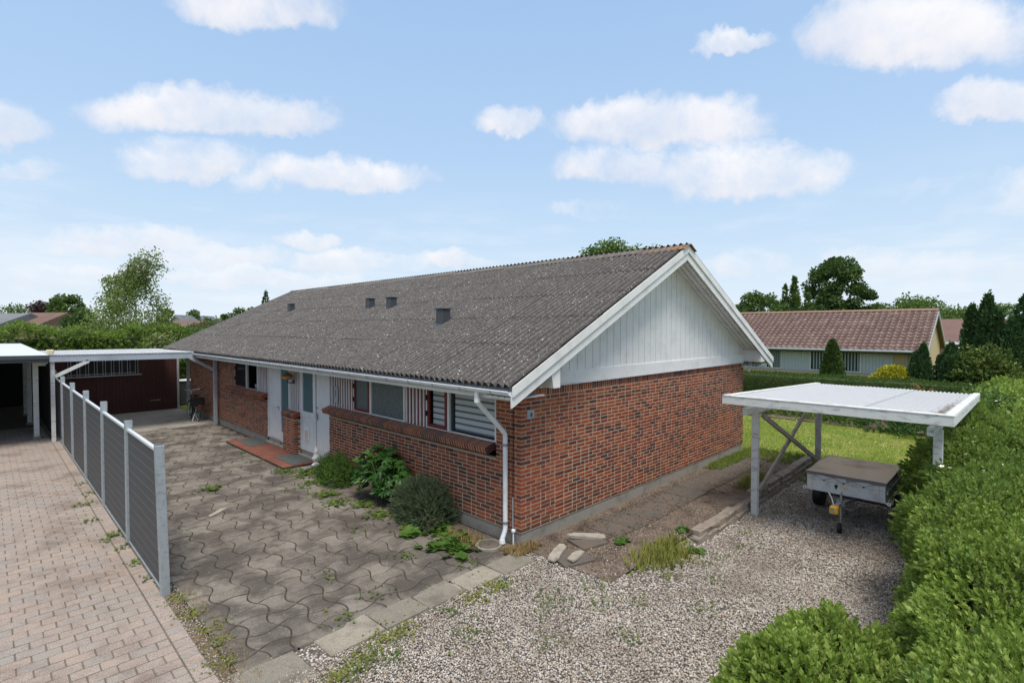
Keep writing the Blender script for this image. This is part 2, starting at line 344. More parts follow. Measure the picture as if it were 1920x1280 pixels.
def mk_paver(name, src, c0, c1, c2, moss=(.16, .15, .05), big=(.45, .7, .75), dark=(.075, .068, .06)):
    m, nt, b = newmat(name); p = posn(nt); r = rndsrc(nt, src)
    c = ramp(nt, r, [(0, c0), (.35, c1), (.7, c2), (1., c0)])
    f = noise(nt, 1.25, 7, .66, p, .3); c = mixc(nt, mr(nt, f, big[0], big[1], 0, big[2]), c, c4(dark))
    f = noise(nt, 7, 5, .65, p); c = mixc(nt, mr(nt, f, .45, .8, 0, .5), c, c4([x*1.35 for x in dark]))
    c = mixc(nt, .75, c, ramp(nt, noise(nt, 130, 3, .75, p), [(.32, (.1, .1, .1)), (.68, (.9, .9, .9))]), 'OVERLAY')
    v = N(nt, 'ShaderNodeTexVoronoi', {'Vector': p, 'Scale': 30.}); sp = M_(nt, 'LESS_THAN', v.outputs['Distance'], .12)
    sp = M_(nt, 'MULTIPLY', sp, M_(nt, 'GREATER_THAN', v.outputs['Color'], .62)); c = mixc(nt, M_(nt, 'MULTIPLY', sp, .6), c, (.5, .47, .42, 1))
    f = noise(nt, 1.9, 7, .7, p, .2); c = mixc(nt, mr(nt, f, .63, .74, 0, .5), c, c4(moss))
    nt.links.new(c, b.inputs['Base Color']); b.inputs['Roughness'].default_value = .92; b.inputs['Specular IOR Level'].default_value = .2
    bump(nt, b, noise(nt, 160, 5, .7, p), .6, .006); return m
SPAV_O = mk_paver('wave_paver', 'obj', (.17, .147, .123), (.235, .208, .174), (.195, .172, .143), dark=(.062, .052, .046), big=(.40, .60, .78))
SPAV_A = mk_paver('wave_paver_field', 'attr', (.17, .147, .123), (.235, .208, .174), (.195, .172, .143), dark=(.062, .052, .046), big=(.40, .60, .78))
kw = dict(moss=(.2, .15, .09), big=(.46, .70, .75), dark=(.17, .13, .11))
BPAV_O = mk_paver('rose_paver', 'obj', (.31, .255, .22), (.29, .26, .235), (.34, .27, .225), **kw)
BPAV_A = mk_paver('rose_paver_field', 'attr', (.31, .255, .22), (.29, .26, .235), (.34, .27, .225), **kw)
TILE = mk_paver('terracotta_tile', 'obj', (.185, .07, .048), (.155, .062, .045), (.21, .085, .06), moss=(.12, .1, .05), big=(.5, .75, .5), dark=(.13, .055, .04))
SLABM = mk_paver('edging_slab', 'obj', (.25, .225, .18), (.31, .275, .22), (.21, .19, .155), dark=(.09, .078, .065))
JOINT = plain('joint_dirt', (.034, .028, .021), .95, dirt=(.09, .085, .03), dsc=5, damt=.8, fine=200, fv=.5)
JOINTR = plain('joint_sand', (.14, .115, .085), .95, dirt=(.06, .06, .03), dsc=5, damt=.8, fine=200, fv=.5)

def mk_roof():
    m, nt, b = newmat('lichened_fibre_cement'); p = posn(nt); r = rndsrc(nt, 'obj')
    c = ramp(nt, noise(nt, 9, 6, .7, p), [(.3, (.043, .040, .040)), (.5, (.063, .058, .057)), (.72, (.10, .091, .088))])
    c = mixc(nt, M_(nt, 'MULTIPLY', r, .25), c, (.045, .04, .038, 1))
    c = mixc(nt, .7, c, ramp(nt, noise(nt, 75, 4, .75, p), [(.32, (.1, .1, .1)), (.68, (.9, .9, .9))]), 'OVERLAY')
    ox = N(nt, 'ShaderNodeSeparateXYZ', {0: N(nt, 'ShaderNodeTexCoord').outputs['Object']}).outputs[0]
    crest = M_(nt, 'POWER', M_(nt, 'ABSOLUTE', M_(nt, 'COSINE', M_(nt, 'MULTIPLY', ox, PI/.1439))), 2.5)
    c = mixc(nt, M_(nt, 'MULTIPLY', crest, mr(nt, noise(nt, 17, 6, .7, p), .38, .62, .1, .75)), c, (.165, .152, .145, 1))   # pale lichen crust, laid on the crests to paint light-and-shade contrast into the ribs
    dens = noise(nt, 1.3, 3, .5, p)
    for sc, lo, col, th in ((13., .45, (.50, .49, .46), .22), (24., .25, (.42, .41, .385), .24), (42., .25, (.36, .35, .32), .27), (7.0, .62, (.46, .45, .42), .17)):
        pw = N(nt, 'ShaderNodeVectorMath', {0: p, 1: N(nt, 'ShaderNodeVectorMath', {0: N(nt, 'ShaderNodeTexNoise', {'Vector': p, 'Scale': sc*2.5, 'Detail': 3.}).outputs['Color'], 'Scale': .5/sc}, operation='SCALE').outputs[0]}, operation='ADD').outputs[0]
        v = N(nt, 'ShaderNodeTexVoronoi', {'Vector': pw, 'Scale': sc})
        sp = mr(nt, M_(nt, 'SUBTRACT', M_(nt, 'MULTIPLY', th*1.3, dens if lo < .6 else .5), v.outputs['Distance']), -.02, .05)
        g = M_(nt, 'GREATER_THAN', N(nt, 'ShaderNodeSeparateColor', {0: v.outputs['Color']}).outputs[0], lo)
        c = mixc(nt, M_(nt, 'MULTIPLY', M_(nt, 'MULTIPLY', sp, g), .8), c, c4(col))
    f = noise(nt, 2.2, 6, .7, p); c = mixc(nt, mr(nt, f, .60, .8, 0, .5), c, (.13, .085, .05, 1))
    nt.links.new(c, b.inputs['Base Color']); b.inputs['Roughness'].default_value = .93; b.inputs['Specular IOR Level'].default_value = .15
    bump(nt, b, noise(nt, 60, 6, .75, p), .35, .006); return m
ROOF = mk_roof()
def mk_ridge():
    m, nt, b = newmat('ridge_cement'); p = posn(nt)
    c = ramp(nt, noise(nt, 8, 6, .7, p), [(.3, (.07, .063, .058)), (.5, (.13, .115, .10)), (.72, (.22, .195, .17))])
    near = mr(nt, N(nt, 'ShaderNodeSeparateXYZ', {0: p}).outputs[1], -.5, .9, 1, 0)
    c = mixc(nt, M_(nt, 'MULTIPLY', near, mr(nt, noise(nt, 9, 6, .7, p), .40, .62)), c, (.36, .15, .035, 1))
    nt.links.new(c, b.inputs['Base Color']); b.inputs['Roughness'].default_value = .95; bump(nt, b, noise(nt, 60, 6, .75, p), .6, .012); return m
RIDGE = mk_ridge()
def mk_leaf(name, cols, trans=.28, rough=.55, yellow=None):
    m, nt, b = newmat(name); r = rndsrc(nt, 'attr'); p = posn(nt)
    c = ramp(nt, r, [(i/(len(cols)-1), k) for i, k in enumerate(cols)])
    c = mixc(nt, mr(nt, noise(nt, 1.1, 3, .5, p), .4, .68, 0, .45), c, c4([x*.62 for x in cols[0]]))
    nt.links.new(c, b.inputs['Base Color']); b.inputs['Roughness'].default_value = rough; b.inputs['Specular IOR Level'].default_value = .28
    t = N(nt, 'ShaderNodeBsdfTranslucent', {'Color': mixc(nt, .3, c, (.22, .32, .03, 1))})
    mx = N(nt, 'ShaderNodeMixShader', {0: trans, 1: b.outputs[0], 2: t.outputs[0]})
    nt.links.new(mx.outputs[0], nt.nodes['Material Output'].inputs['Surface']); return m
L_PRIV = mk_leaf('privet_leaf', [(.155, .24, .04), (.225, .335, .058), (.30, .41, .085), (.42, .51, .14)], .46)
L_WILD = mk_leaf('hedge_shrub_leaf', [(.12, .195, .036), (.18, .27, .055), (.25, .34, .085)], .42)
L_HEDGE = mk_leaf('trimmed_hedge_leaf', [(.04, .09, .015), (.06, .125, .022), (.09, .16, .03)], .25)
L_FAR = mk_leaf('far_tree_leaf', [(.06, .11, .028), (.085, .15, .035), (.12, .19, .05)], .3)
L_DARK = mk_leaf('dark_tree_leaf', [(.042, .085, .022), (.06, .115, .03), (.085, .145, .04)], .25)
L_LIGHT = mk_leaf('light_tree_leaf', [(.075, .14, .03), (.11, .19, .04), (.15, .23, .06)], .3)
L_BIRCH = mk_leaf('birch_leaf', [(.15, .21, .055), (.21, .28, .08), (.28, .34, .12)], .45)
L_CON = mk_leaf('conifer_spray', [(.03, .075, .026), (.042, .098, .034), (.06, .125, .044)], .18, .7)
L_THUJA = mk_leaf('thuja_spray', [(.05, .09, .018), (.07, .12, .025), (.09, .14, .03)], .1, .7)
L_GOLD = mk_leaf('gold_spray', [(.42, .40, .02), (.55, .50, .03), (.38, .38, .03)], .15, .6)
L_YEW = mk_leaf('variegated_leaf', [(.05, .10, .02), (.10, .16, .03), (.24, .26, .07)], .2)
L_COP = mk_leaf('copper_leaf', [(.035, .018, .022), (.05, .025, .03), (.065, .035, .04)], .1)
L_BIG = mk_leaf('large_glossy_leaf', [(.025, .075, .012), (.04, .11, .018), (.065, .16, .025)], .22, .4)
L_LAV = mk_leaf('lavender_leaf', [(.12, .16, .09), (.17, .21, .125), (.10, .145, .07)], .15, .7)
L_HERB = mk_leaf('herb_leaf', [(.06, .13, .02), (.085, .17, .03), (.11, .2, .035)], .28)
L_WEED = mk_leaf('weed_leaf', [(.07, .14, .02), (.11, .19, .03), (.22, .24, .05)], .25)
L_STRAW = mk_leaf('straw', [(.30, .20, .08), (.36, .24, .12), (.22, .18, .05)], .15, .8)
L_YGR = mk_leaf('yellowing_grass', [(.20, .22, .05), (.28, .27, .07), (.16, .20, .04)], .2, .8)
L_GRASS = mk_leaf('grass_blade', [(.12, .19, .025), (.17, .23, .04), (.24, .27, .07)], .35, .7)
PETAL = plain('white_petal', (.80, .80, .74), .7)
PURPLE = plain('purple_petal', (.16, .10, .42), .7)

def mk_ground():
    m, nt, b = newmat('grass_ground'); p = posn(nt)
    c = ramp(nt, noise(nt, .8, 6, .65, p), [(.3, (.10, .155, .022)), (.5, (.16, .205, .035)), (.7, (.25, .25, .07))])
    c = mixc(nt, .6, c, ramp(nt, noise(nt, 30, 5, .75, p), [(.3, (.1, .1, .1)), (.7, (.9, .9, .9))]), 'OVERLAY')
    nt.links.new(c, b.inputs['Base Color']); b.inputs['Roughness'].default_value = .95; b.inputs['Specular IOR Level'].default_value = .1
    bump(nt, b, noise(nt, 40, 5, .7, p), .6, .03); return m
GRASSM = mk_ground()
def mk_gravelbed():
    m, nt, b = newmat('gravel_bed'); p = posn(nt)
    v = N(nt, 'ShaderNodeTexVoronoi', {'Vector': p, 'Scale': 38.})
    g = N(nt, 'ShaderNodeSeparateColor', {0: v.outputs['Color']}).outputs[0]
    c = ramp(nt, g, [(0, (.09, .075, .065)), (.35, (.30, .25, .21)), (.6, (.52, .47, .42)), (1, (.62, .58, .54))])
    c = mixc(nt, mr(nt, v.outputs['Distance'], .3, .65, 0, .9), c, (.05, .04, .03, 1))
    f = noise(nt, 1.2, 6, .7, p); c = mixc(nt, mr(nt, f, .5, .7, 0, .7), c, (.12, .085, .06, 1))
    nt.links.new(c, b.inputs['Base Color']); b.inputs['Roughness'].default_value = .9
    bump(nt, b, v.outputs['Distance'], -.8, .02); return m
GBED = mk_gravelbed()
def mk_stone():
    m, nt, b = newmat('pebble'); r = rndsrc(nt, 'attr'); p = posn(nt)
    c = ramp(nt, r, [(0, (.50, .46, .41)), (.28, (.40, .35, .30)), (.45, (.61, .58, .53)), (.58, (.33, .28, .23)), (.72, (.23, .205, .19)), (.82, (.48, .37, .27)), (.92, (.10, .095, .095)), (1., (.6, .56, .52))], 'CONSTANT')
    c = mixc(nt, .4, c, ramp(nt, noise(nt, 120, 3, .7, p), [(.3, (.15, .15, .15)), (.7, (.85, .85, .85))]), 'OVERLAY')
    # trodden dirt where the gravel thins
    f = noise(nt, .9, 5, .6, p); c = mixc(nt, mr(nt, f, .42, .66, 0, .6), c, (.22, .17, .13, 1))
    nt.links.new(c, b.inputs['Base Color']); b.inputs['Roughness'].default_value = .75; b.inputs['Specular IOR Level'].default_value = .3; return m
PEBBLE = mk_stone()
def mk_glass(name, tint=(.03, .04, .04), rough=.02, opaque=.5, patt=0.):
    m, nt, b = newmat(name); p = posn(nt)
    b.inputs['Base Color'].default_value = c4(tint); b.inputs['Roughness'].default_value = rough; b.inputs['Specular IOR Level'].default_value = .6
    if patt:
        v = N(nt, 'ShaderNodeTexVoronoi', {'Vector': p, 'Scale': patt}); c = ramp(nt, v.outputs['Distance'], [(.1, tuple(x*.55 for x in tint)), (.7, tuple(x*1.5 for x in tint))])
        c = mixc(nt, .35, c, ramp(nt, noise(nt, 160, 3, .7, p), [(.35, (0, 0, 0)), (.7, (1, 1, 1))]), 'OVERLAY')
        nt.links.new(c, b.inputs['Base Color']); bump(nt, b, v.outputs['Distance'], .6, .01)
    if opaque < 1:
        t = N(nt, 'ShaderNodeBsdfTransparent', {'Color': (.96, .97, .97, 1)})
        mx = N(nt, 'ShaderNodeMixShader', {0: opaque, 1: t.outputs[0], 2: b.outputs[0]}); nt.links.new(mx.outputs[0], nt.nodes['Material Output'].inputs['Surface'])
    return m
GLASS = mk_glass('clear_glass', (.012, .014, .015), .03, .12)
GLASSD = mk_glass('dark_glass', (.02, .024, .026), .04, 1.)
FROST = mk_glass('patterned_glass', (.085, .105, .10), .3, 1., 34.)
FROST2 = mk_glass('ice_flower_glass', (.06, .12, .13), .3, 1., 30.)
def mk_blind():
    m, nt, b = newmat('day_night_blind'); b.inputs['Base Color'].default_value = (.86, .87, .88, 1); b.inputs['Roughness'].default_value = .8; return m
BLIND = mk_blind(); BLIND_D = plain('sheer_blind_band', (.24, .25, .27), .8)
def mk_poly():
    m, nt, b = newmat('white_polycarbonate'); p = posn(nt)
    c = mixc(nt, mr(nt, noise(nt, 6, 7, .7, p), .60, .75, 0, .45), (.82, .83, .85, 1), (.36, .33, .28, 1))
    nt.links.new(c, b.inputs['Base Color']); b.inputs['Roughness'].default_value = .45
    t = N(nt, 'ShaderNodeBsdfTranslucent', {'Color': (.85, .86, .88, 1)})
    mx = N(nt, 'ShaderNodeMixShader', {0: .62, 1: b.outputs[0], 2: t.outputs[0]}); nt.links.new(mx.outputs[0], nt.nodes['Material Output'].inputs['Surface']); return m
POLY = mk_poly()
#STAGE2
# ------------------------------------------------------------------ terrain
def sm(v, a, b):
    t = np.clip((np.asarray(v, float)-a)/(b-a), 0, 1); return t*t*(3-2*t)
def H(x, y):
    x = np.asarray(x, float); y = np.asarray(y, float)
    w = .18+np.maximum(0, x-8)*.5
    return -.2*sm(x, .4, 3.0)*np.clip((-y-1.62)/w, 0, 1)*(1-.5*sm(x, 8.5, 11))
def sheet(name, xs, ys, zoff, mat, kind='structure', hf=H):
    X, Y = np.meshgrid(xs, ys, indexing='ij'); Z = hf(X, Y)+zoff
    V = np.stack([X.ravel(), Y.ravel(), Z.ravel()], 1); nx, ny = len(xs), len(ys)
    i = np.arange((nx-1)*ny).reshape(nx-1, ny)[:, :-1].ravel()
    F = np.stack([i, i+ny, i+ny+1, i+1], 1)
    return tag(mesh_np(name, V, F, mat, smooth=True), kind=kind)
gx = np.concatenate([[-600, -200, -60, -20], np.arange(-10, 30, .25), [40, 80, 200, 700]])
gy = np.concatenate([[-600, -200, -60, -20], np.arange(-9, 6, .2), [10, 20, 40, 90, 250, 800]])
sheet('ground', gx, gy, -.06, GRASSM)
sheet('gravel_bed', np.arange(-7, 8.61, .2), np.append(np.arange(-7.0, -1.75, .15), -1.72), -.02, GBED)
sheet('front_soil', np.arange(-7, .41, .2), np.arange(-1.75, -.02, .15), -.022, GBED)
tag(sheet('soil_strip', np.arange(.0, 9.3, .25), np.arange(-1.66, .05, .1), -.012, SOIL, hf=lambda X, Y: .035*np.sin(X*1.7)*np.sin(Y*3)*sm(-Y, .7, 1.1)*sm(X, .5, 1.5)*.5+0*X))

# ------------------------------------------------------------------ paving
def prism_from_poly(P, top, bot, ch):
    """P (n,2) loop around 0 ; returns V,F for a chamfered slab"""
    n = len(P); c = P.mean(0); d = P-c; L = np.linalg.norm(d, axis=1)[:, None]
    Pi = c+d*(1-ch/L)
    V = np.vstack([np.c_[Pi, np.full(n, top)], np.c_[P, np.full(n, top-ch*.8)], np.c_[P, np.full(n, bot)]])
    F = [list(range(n))]
    for i in range(n):
        j = (i+1) % n
        F.append([n+i, n+j, j, i]); F.append([2*n+i, 2*n+j, n+j, n+i])
    return V, F
CX, CY_, AM = .345, .333, .060
X0c, Y0c = -3.205, 1.502
def wave_cell(i, j):
    """outline of cell (i,j) relative to its centre"""
    xs0, ys0 = X0c+CX*i, Y0c+CY_*j
    g = .0085; m = 7; out = []
    def xl(y, ii): return X0c+CX*ii+AM*math.sin(PI*(y-Y0c)/CY_+PI*ii+PI)
    def yl(x, jj): return Y0c+CY_*jj+AM*math.sin(PI*(x-X0c)/CX+PI*jj)
    for k in range(m): x = xs0+CX*k/m; out.append((x, yl(x, j)))
    for k in range(m): y = ys0+CY_*k/m; out.append((xl(y, i+1), y))
    for k in range(m): x = xs0+CX*(1-k/m); out.append((x, yl(x, j+1)))
    for k in range(m): y = ys0+CY_*(1-k/m); out.append((xl(y, i), y))
    P = np.array(out)
    # inset along normals
    nx = np.roll(P, -1, 0)-np.roll(P, 1, 0); nn = np.stack([-nx[:, 1], nx[:, 0]], 1); nn /= np.linalg.norm(nn, axis=1)[:, None]+1e-9
    P = P+nn*g
    return P, (xs0+CX/2, ys0+CY_/2)
drive = tag(MB().box((-4.22, -.02, -.06), (-.02, 19.6, -.007)).build('driveway', JOINT), kind='structure')
cells = []
for i in range(-4, 10):
    for j in range(-6, 42):
        P, c = wave_cell(i, j)
        if c[0] < -4.35 or c[0] > -.1 or c[1] < -.1: continue
        if c[0] > -.95 and 7.0 < c[1] < 11.5: continue
        xm = -.42 if c[1] < 6.9 else -.09
        lo_, hi_ = (-4.165, -.085), (xm, 15.2)
        if c[0] > xm: continue
        cut = P[:, 0].min() < lo_[0] or P[:, 0].max() > hi_[0] or P[:, 1].min() < lo_[1]
        cells.append((i, j, c, np.c_[np.clip(P[:, 0], lo_[0], hi_[0]), np.clip(P[:, 1], lo_[1], hi_[1])] if cut else None))
cells.sort(key=lambda q: (q[2][0]-CAM[0])**2+(q[2][1]-CAM[1])**2)
shapes = {}
for par in (0, 1):
    P, c = wave_cell(0, par); V, F = prism_from_poly(P-np.array(c), 0, -.05, .006)
    me = bpy.data.meshes.new('wave_paver'); me.from_pydata(V.tolist(), [], F); me.update(); me.materials.append(SPAV_O); shapes[par] = (me, V, F)
full = [q for q in cells if q[3] is None]
for k, (i, j, c, _) in enumerate(full[:300]):
    o = link('wave_paver', shapes[(i+j) % 2][0], drive, (c[0], c[1], random.uniform(-.003, .005)))
    o.rotation_euler = (R(random.gauss(0, .13)), R(random.gauss(0, .13)), R(random.gauss(0, .4)))
VV = []; F4 = []; FN = []; rn4 = []; rnN = []; nv = 0
for (i, j, c, cut) in full[300:]+[q for q in cells if q[3] is not None]:
    _, V, F = shapes[(i+j) % 2]
    if cut is not None:
        V, F = prism_from_poly(cut-np.array(c), 0, -.05, .004)
    r = random.random(); e = (random.gauss(0, .002), random.gauss(0, .002)); 
    W = V.copy(); W[:, 2] += W[:, 0]*e[0]+W[:, 1]*e[1]; W += np.array([c[0], c[1], random.uniform(-.003, .003)]); VV.append(W)
    FN.append([q+nv for q in F[0]]); rnN.append(r)
    for f in F[1:]: F4.append([q+nv for q in f]); rn4.append(r)
    nv += len(V)
if VV: tag(mesh_np('wave_paver_field', np.vstack(VV), [np.array(FN), np.array(F4)], SPAV_A, drive, rnN+rn4), kind='stuff')
# worn concrete apron in front of the carport
box('concrete_apron', CONC, drive, (-4.15, 15.25, -.03), (-.05, 20.6, .002))
# edging slabs along the gravel
def slabmesh(w, d, h, mat, name):
    return MB().box((-w/2, -d/2, -h), (w/2, d/2, 0), None, .008).mesh(name, mat)
edge = tag(MB().box((-4.25, -.82, -.07), (.1, -.021, -.03)).build('slab_edging', JOINT), kind='structure')
for (x, y, w, d, rz) in ((-3.93, -.36, .62, .66, .04), (-3.07, -.24, .66, .46, .02), (-2.42, -.25, .60, .40, .03), (-1.82, -.24, .56, .42, .01), (-1.18, -.27, .60, .40, .02), (-.52, -.27, .62, .41, .0)):
    o = link('slab', slabmesh(w, d, .05, SLABM, 'slab'), edge, (x, y, random.uniform(-.004, .008))); o.rotation_euler = (R(random.gauss(0, .8)), R(random.gauss(0, .8)), rz)
# rose brick pavers of the neighbouring drive
nd = tag(MB().box((-14, -6, -.06), (-4.33, 30, -.006)).build('neighbour_driveway', JOINTR), kind='structure')
LX, LY = .2425, .1655
bp = []
for j in range(-24, 108):
    y = 1.2+LY*j
    k = 0; x1 = -4.515
    off = (j % 2)*LX/2
    x = x1-(LX/2 if j % 2 else LX)
    w = x1-x
    while x > -9.5:
        bp.append((x+w/2, y, w-.008)); w = LX; x -= LX
def vis(x, y):
    v = np.array([x, y, 0])-CAM; d = v@FW
    if d < .5: return False
    px = 960+974*(v@RT)/d; py = 640-974*(v@UPV)/d
    return -60 < px < 1980 and py < 1340
bp = [b for b in bp if vis(b[0], b[1])]
bp.sort(key=lambda q: (q[0]-CAM[0])**2+(q[1]-CAM[1])**2)
bpm = MB().box((-LX/2+.004, -LY/2+.006, -.05), (LX/2-.004, LY/2-.006, 0), None, .007).mesh('rose_paver', BPAV_O)
hbm = MB().box((-LX/4+.004, -LY/2+.006, -.05), (LX/4-.004, LY/2-.006, 0), None, .007).mesh('rose_half_paver', BPAV_O)
for (x, y, w) in bp[:300]:
    o = link('rose_paver', bpm if w > .15 else hbm, nd, (x, y, random.uniform(-.003, .003)))
    o.rotation_euler = (R(random.gauss(0, .5)), R(random.gauss(0, .5)), R(random.gauss(0, .5)))
BT = MB().box((-.5, -.5, -1), (.5, .5, 0), None, .04)
btv = np.array([tuple(v) for v in BT.V]); bt4 = [np.array([f for f in BT.F if len(f) == k]) for k in (3, 4)]
def boxes(name, mat, parent, C, S, rnd, tilt=.0):
    """many chamfered boxes; C top-centre (k,3), S (k,3)"""
    k = len(C); V = (btv[None]*S[:, None, :])
    if tilt: t = RS.normal(size=(k, 2))*tilt; V[:, :, 2] += V[:, :, 0]*t[:, :1]+V[:, :, 1]*t[:, 1:]
    V = V+C[:, None, :]
    Fs = [(f[None]+(np.arange(k)*len(btv))[:, None, None]).reshape(-1, f.shape[1]) for f in bt4 if len(f)]
    rn = np.concatenate([np.repeat(rnd, len(f)) for f in bt4 if len(f)])
    return tag(mesh_np(name, V.reshape(-1, 3), Fs, mat, parent, rn), kind='stuff')
rest = np.array(bp[300:])
C = np.c_[rest[:, 0], rest[:, 1], RS.uniform(-.003, .003, len(rest))]
boxes('rose_paver_field', BPAV_A, nd, C, np.c_[rest[:, 2], np.full(len(rest), LY-.012), np.full(len(rest), .05)], RS.rand(len(rest)), .01)
sold = []
y = -1.2
while y < 16: sold.append(y); y += .083 if random.random() < .85 else .165
for k, y in enumerate(sold):
    if not vis(-4.42, y): continue
    o = link('border_paver', bpy.data.meshes['border_paver'] if 'border_paver' in bpy.data.meshes else MB().box((-.083, -.038, -.05), (.083, .038, 0), None, .006).mesh('border_paver', BPAV_O), nd, (-4.423, y, random.uniform(-.002, .004)))
    o.rotation_euler = (0, R(random.gauss(0, .5)), R(random.gauss(0, .8)))
    if k+1 < len(sold) and sold[k+1]-y > .1: o.scale = (1, 2.05, 1); o.location.y += .04
# dirt verge between border and driveway
tag(MB().box((-4.335, -1.3, -.05), (-4.16, 15.3, -.012)).build('fence_verge', SOIL), kind='structure')

# ------------------------------------------------------------------ the brick house
HL = 18.7                                             # length of the walls
house = thing('brick_house', (0, 0, 0), 'red brick bungalow with a long grey corrugated lichen-covered roof and white boarded gable', 'house')
SL = .485; TH = math.atan(SL); EX = -.72; RX = 4.54; EZ = 2.60
def zr(x): return EZ+SL*((x if x <= RX else 2*RX-x)-EX)
box('plinth', CONC, house, (.02, .015, -.3), (9.06, HL-.02, .205))
wb = MB()
ZT = 2.345
wb.box((.003, .003, .19), (9.077, .10, 2.5)); wb.box((.003, .101, .19), (.10, .57, 2.42)); wb.box((.003, .5701, .19), (.10, 6.49, 1.30))
wb.box((.003, 10.50, .19), (.10, 13.35, 1.28)); wb.box((.003, 13.3501, .19), (.10, HL, 2.42)); wb.box((8.98, .11, .19), (9.07, HL, 2.5)); wb.box((.11, HL-.1, .19), (8.97, HL, 2.5))
wb.build('wall', MORTAR, house)
box('inner_wall', DARK, house, (1.6, .12, .2), (1.65, HL-.12, 2.45))
box('inner_ceiling', DARK, house, (.12, .12, 2.42), (8.9, HL-.12, 2.45))
# bricks
CRS = .0667; ncs = 32; bl = []          # (face, u_start, u_len, z)
def row(u0, u1, first, per):
    u = u0; out = []; seq = per; k = 0; w = first
    while u < u1-.03:
        e = min(u+w, u1); out.append((u, e-u)); u = e+.012; w = seq[k % len(seq)]; k += 1
    return out
for c in range(ncs+1):
    z = .205+CRS*c
    if c == ncs:
        continue
    ev = c % 2 == 0
    # gable: stretchers with an occasional header
    seq = [.228, .228, .108] if c % 4 < 2 else [.228, .108, .228]
    seq = [random.choice([.228, .228, .228, .108]) if random.random() < .25 else s for s in seq*20]
    for (u, w) in row(0 if ev else .120, 9.08, .228 if ev else .108 if c % 4 == 1 else .228, seq): bl.append(('g', u, w, z))
    def fac(u0, u1, first, ev=ev, z=z):
        sq = [.228, .228, .228, .108] if ev else [.228, .228, .108, .228]
        sq = [random.choice([.228, .228, .108]) if random.random() < .15 else s for s in sq*20]
        for (u, w) in row(u0, u1, first, sq): bl.append(('f', u, w, z))
    st = .120 if ev else 0
    if z < 1.24: fac(st, 6.49, .228 if not ev else .228)
    else: fac(st, .57, .228)
    if z < 1.22: fac(10.50, 13.35, .228 if ev else .108)
    if z < 2.33: fac(13.362, HL, .228 if ev else .108)
for (u, w) in [(0.02+.0667*i, .054) for i in range(int(9.0/.0667))]: bl.append(('s', u, w, .205+CRS*ncs))
B = []
for (f, u, w, z) in bl:
    if f == 'g': B.append((u+w/2, .054, z+.027, w, .108, .054))
    elif f == 'f': B.append((.054, u+w/2, z+.027, .108, w, .054))
    else: B.append((u+w/2, .054, z+.070, .054, .108, .140))
B = np.array(B)
dist = np.linalg.norm(B[:, :3]-CAM, axis=1); size = 1/dist; order = np.argsort(dist)
# corner headers overlap: row starting at 0 owns the corner
cube = MB().box((-.5, -.5, -.5), (.5, .5, .5), None, .03).mesh('brick', BRICK_O)
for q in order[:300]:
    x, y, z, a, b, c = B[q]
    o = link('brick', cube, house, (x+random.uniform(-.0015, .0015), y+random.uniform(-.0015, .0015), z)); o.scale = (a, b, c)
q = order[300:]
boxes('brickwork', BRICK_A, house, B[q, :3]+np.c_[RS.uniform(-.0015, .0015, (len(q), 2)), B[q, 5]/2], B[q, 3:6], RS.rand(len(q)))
# pillar between the doors
pb = MB().box((-.137, 8.203, .02), (.05, 8.957, 1.0)).build('pillar_core', MORTAR, house)
pc = []
for c in range(14):
    z = .045+CRS*c
    if c % 2 == 0: pc += [(-.026, 8.254, .228, .108), (-.026, 8.906, .228, .108), (-.086, 8.44, .108, .24), (-.086, 8.705, .108, .265)]
    else: pc += [(-.086, 8.314, .108, .228), (-.086, 8.58, .108, .25), (-.086, 8.845, .108, .228), (.034, 8.26, .108, .108), (.034, 8.9, .108, .108)]
    for (x, y, w, d) in pc: pass
    for (x, y, w, d) in pc:
        y0 = max(8.2, y-d/2); y1 = min(8.96, y+d/2)
        o = link('brick', cube, house, (x, (y0+y1)/2, z+.027)); o.scale = (w, y1-y0, .054)
    pc = []
# sloped sills of bricks on edge
def sill(y0, y1, z, xo=-.02, tiltd=17):
    Mx = Matrix.Rotation(R(tiltd), 4, 'Y')
    n = int(round((y1-y0)/.0665)); st = (y1-y0)/n
    me = MB().box((-.5, -.5, -.5), (.5, .5, .5), None, .03).mesh('sill_brick', BRICK_O) if 'sill_brick' not in bpy.data.meshes else bpy.data.meshes['sill_brick']
    m = MB(); Mt = Matrix.Translation((xo-.02, 0, z)) @ Matrix.Rotation(R(-tiltd), 4, 'Y')
    m.box((-.112, y0+.012, -.110), (.118, y1-.012, -.0015), Mt); m.build('sill_mortar', MORTAR, house)
    for k in range(n):
        o = link('sill_brick', me, house); y = y0+st*(k+.5)
        Mw = Mt @ Matrix.Translation((0, y, -.056)) @ Matrix.Diagonal((.232, .049, .112, 1)).to_4x4()
        loc, rot, sc = Mw.decompose(); o.location = loc; o.rotation_euler = rot.to_euler(); o.scale = sc
sill(.60, 6.52, 1.515, -.055); sill(10.46, 13.75, 1.47, -.055); sill(8.19, 8.98, 1.16, -.06)
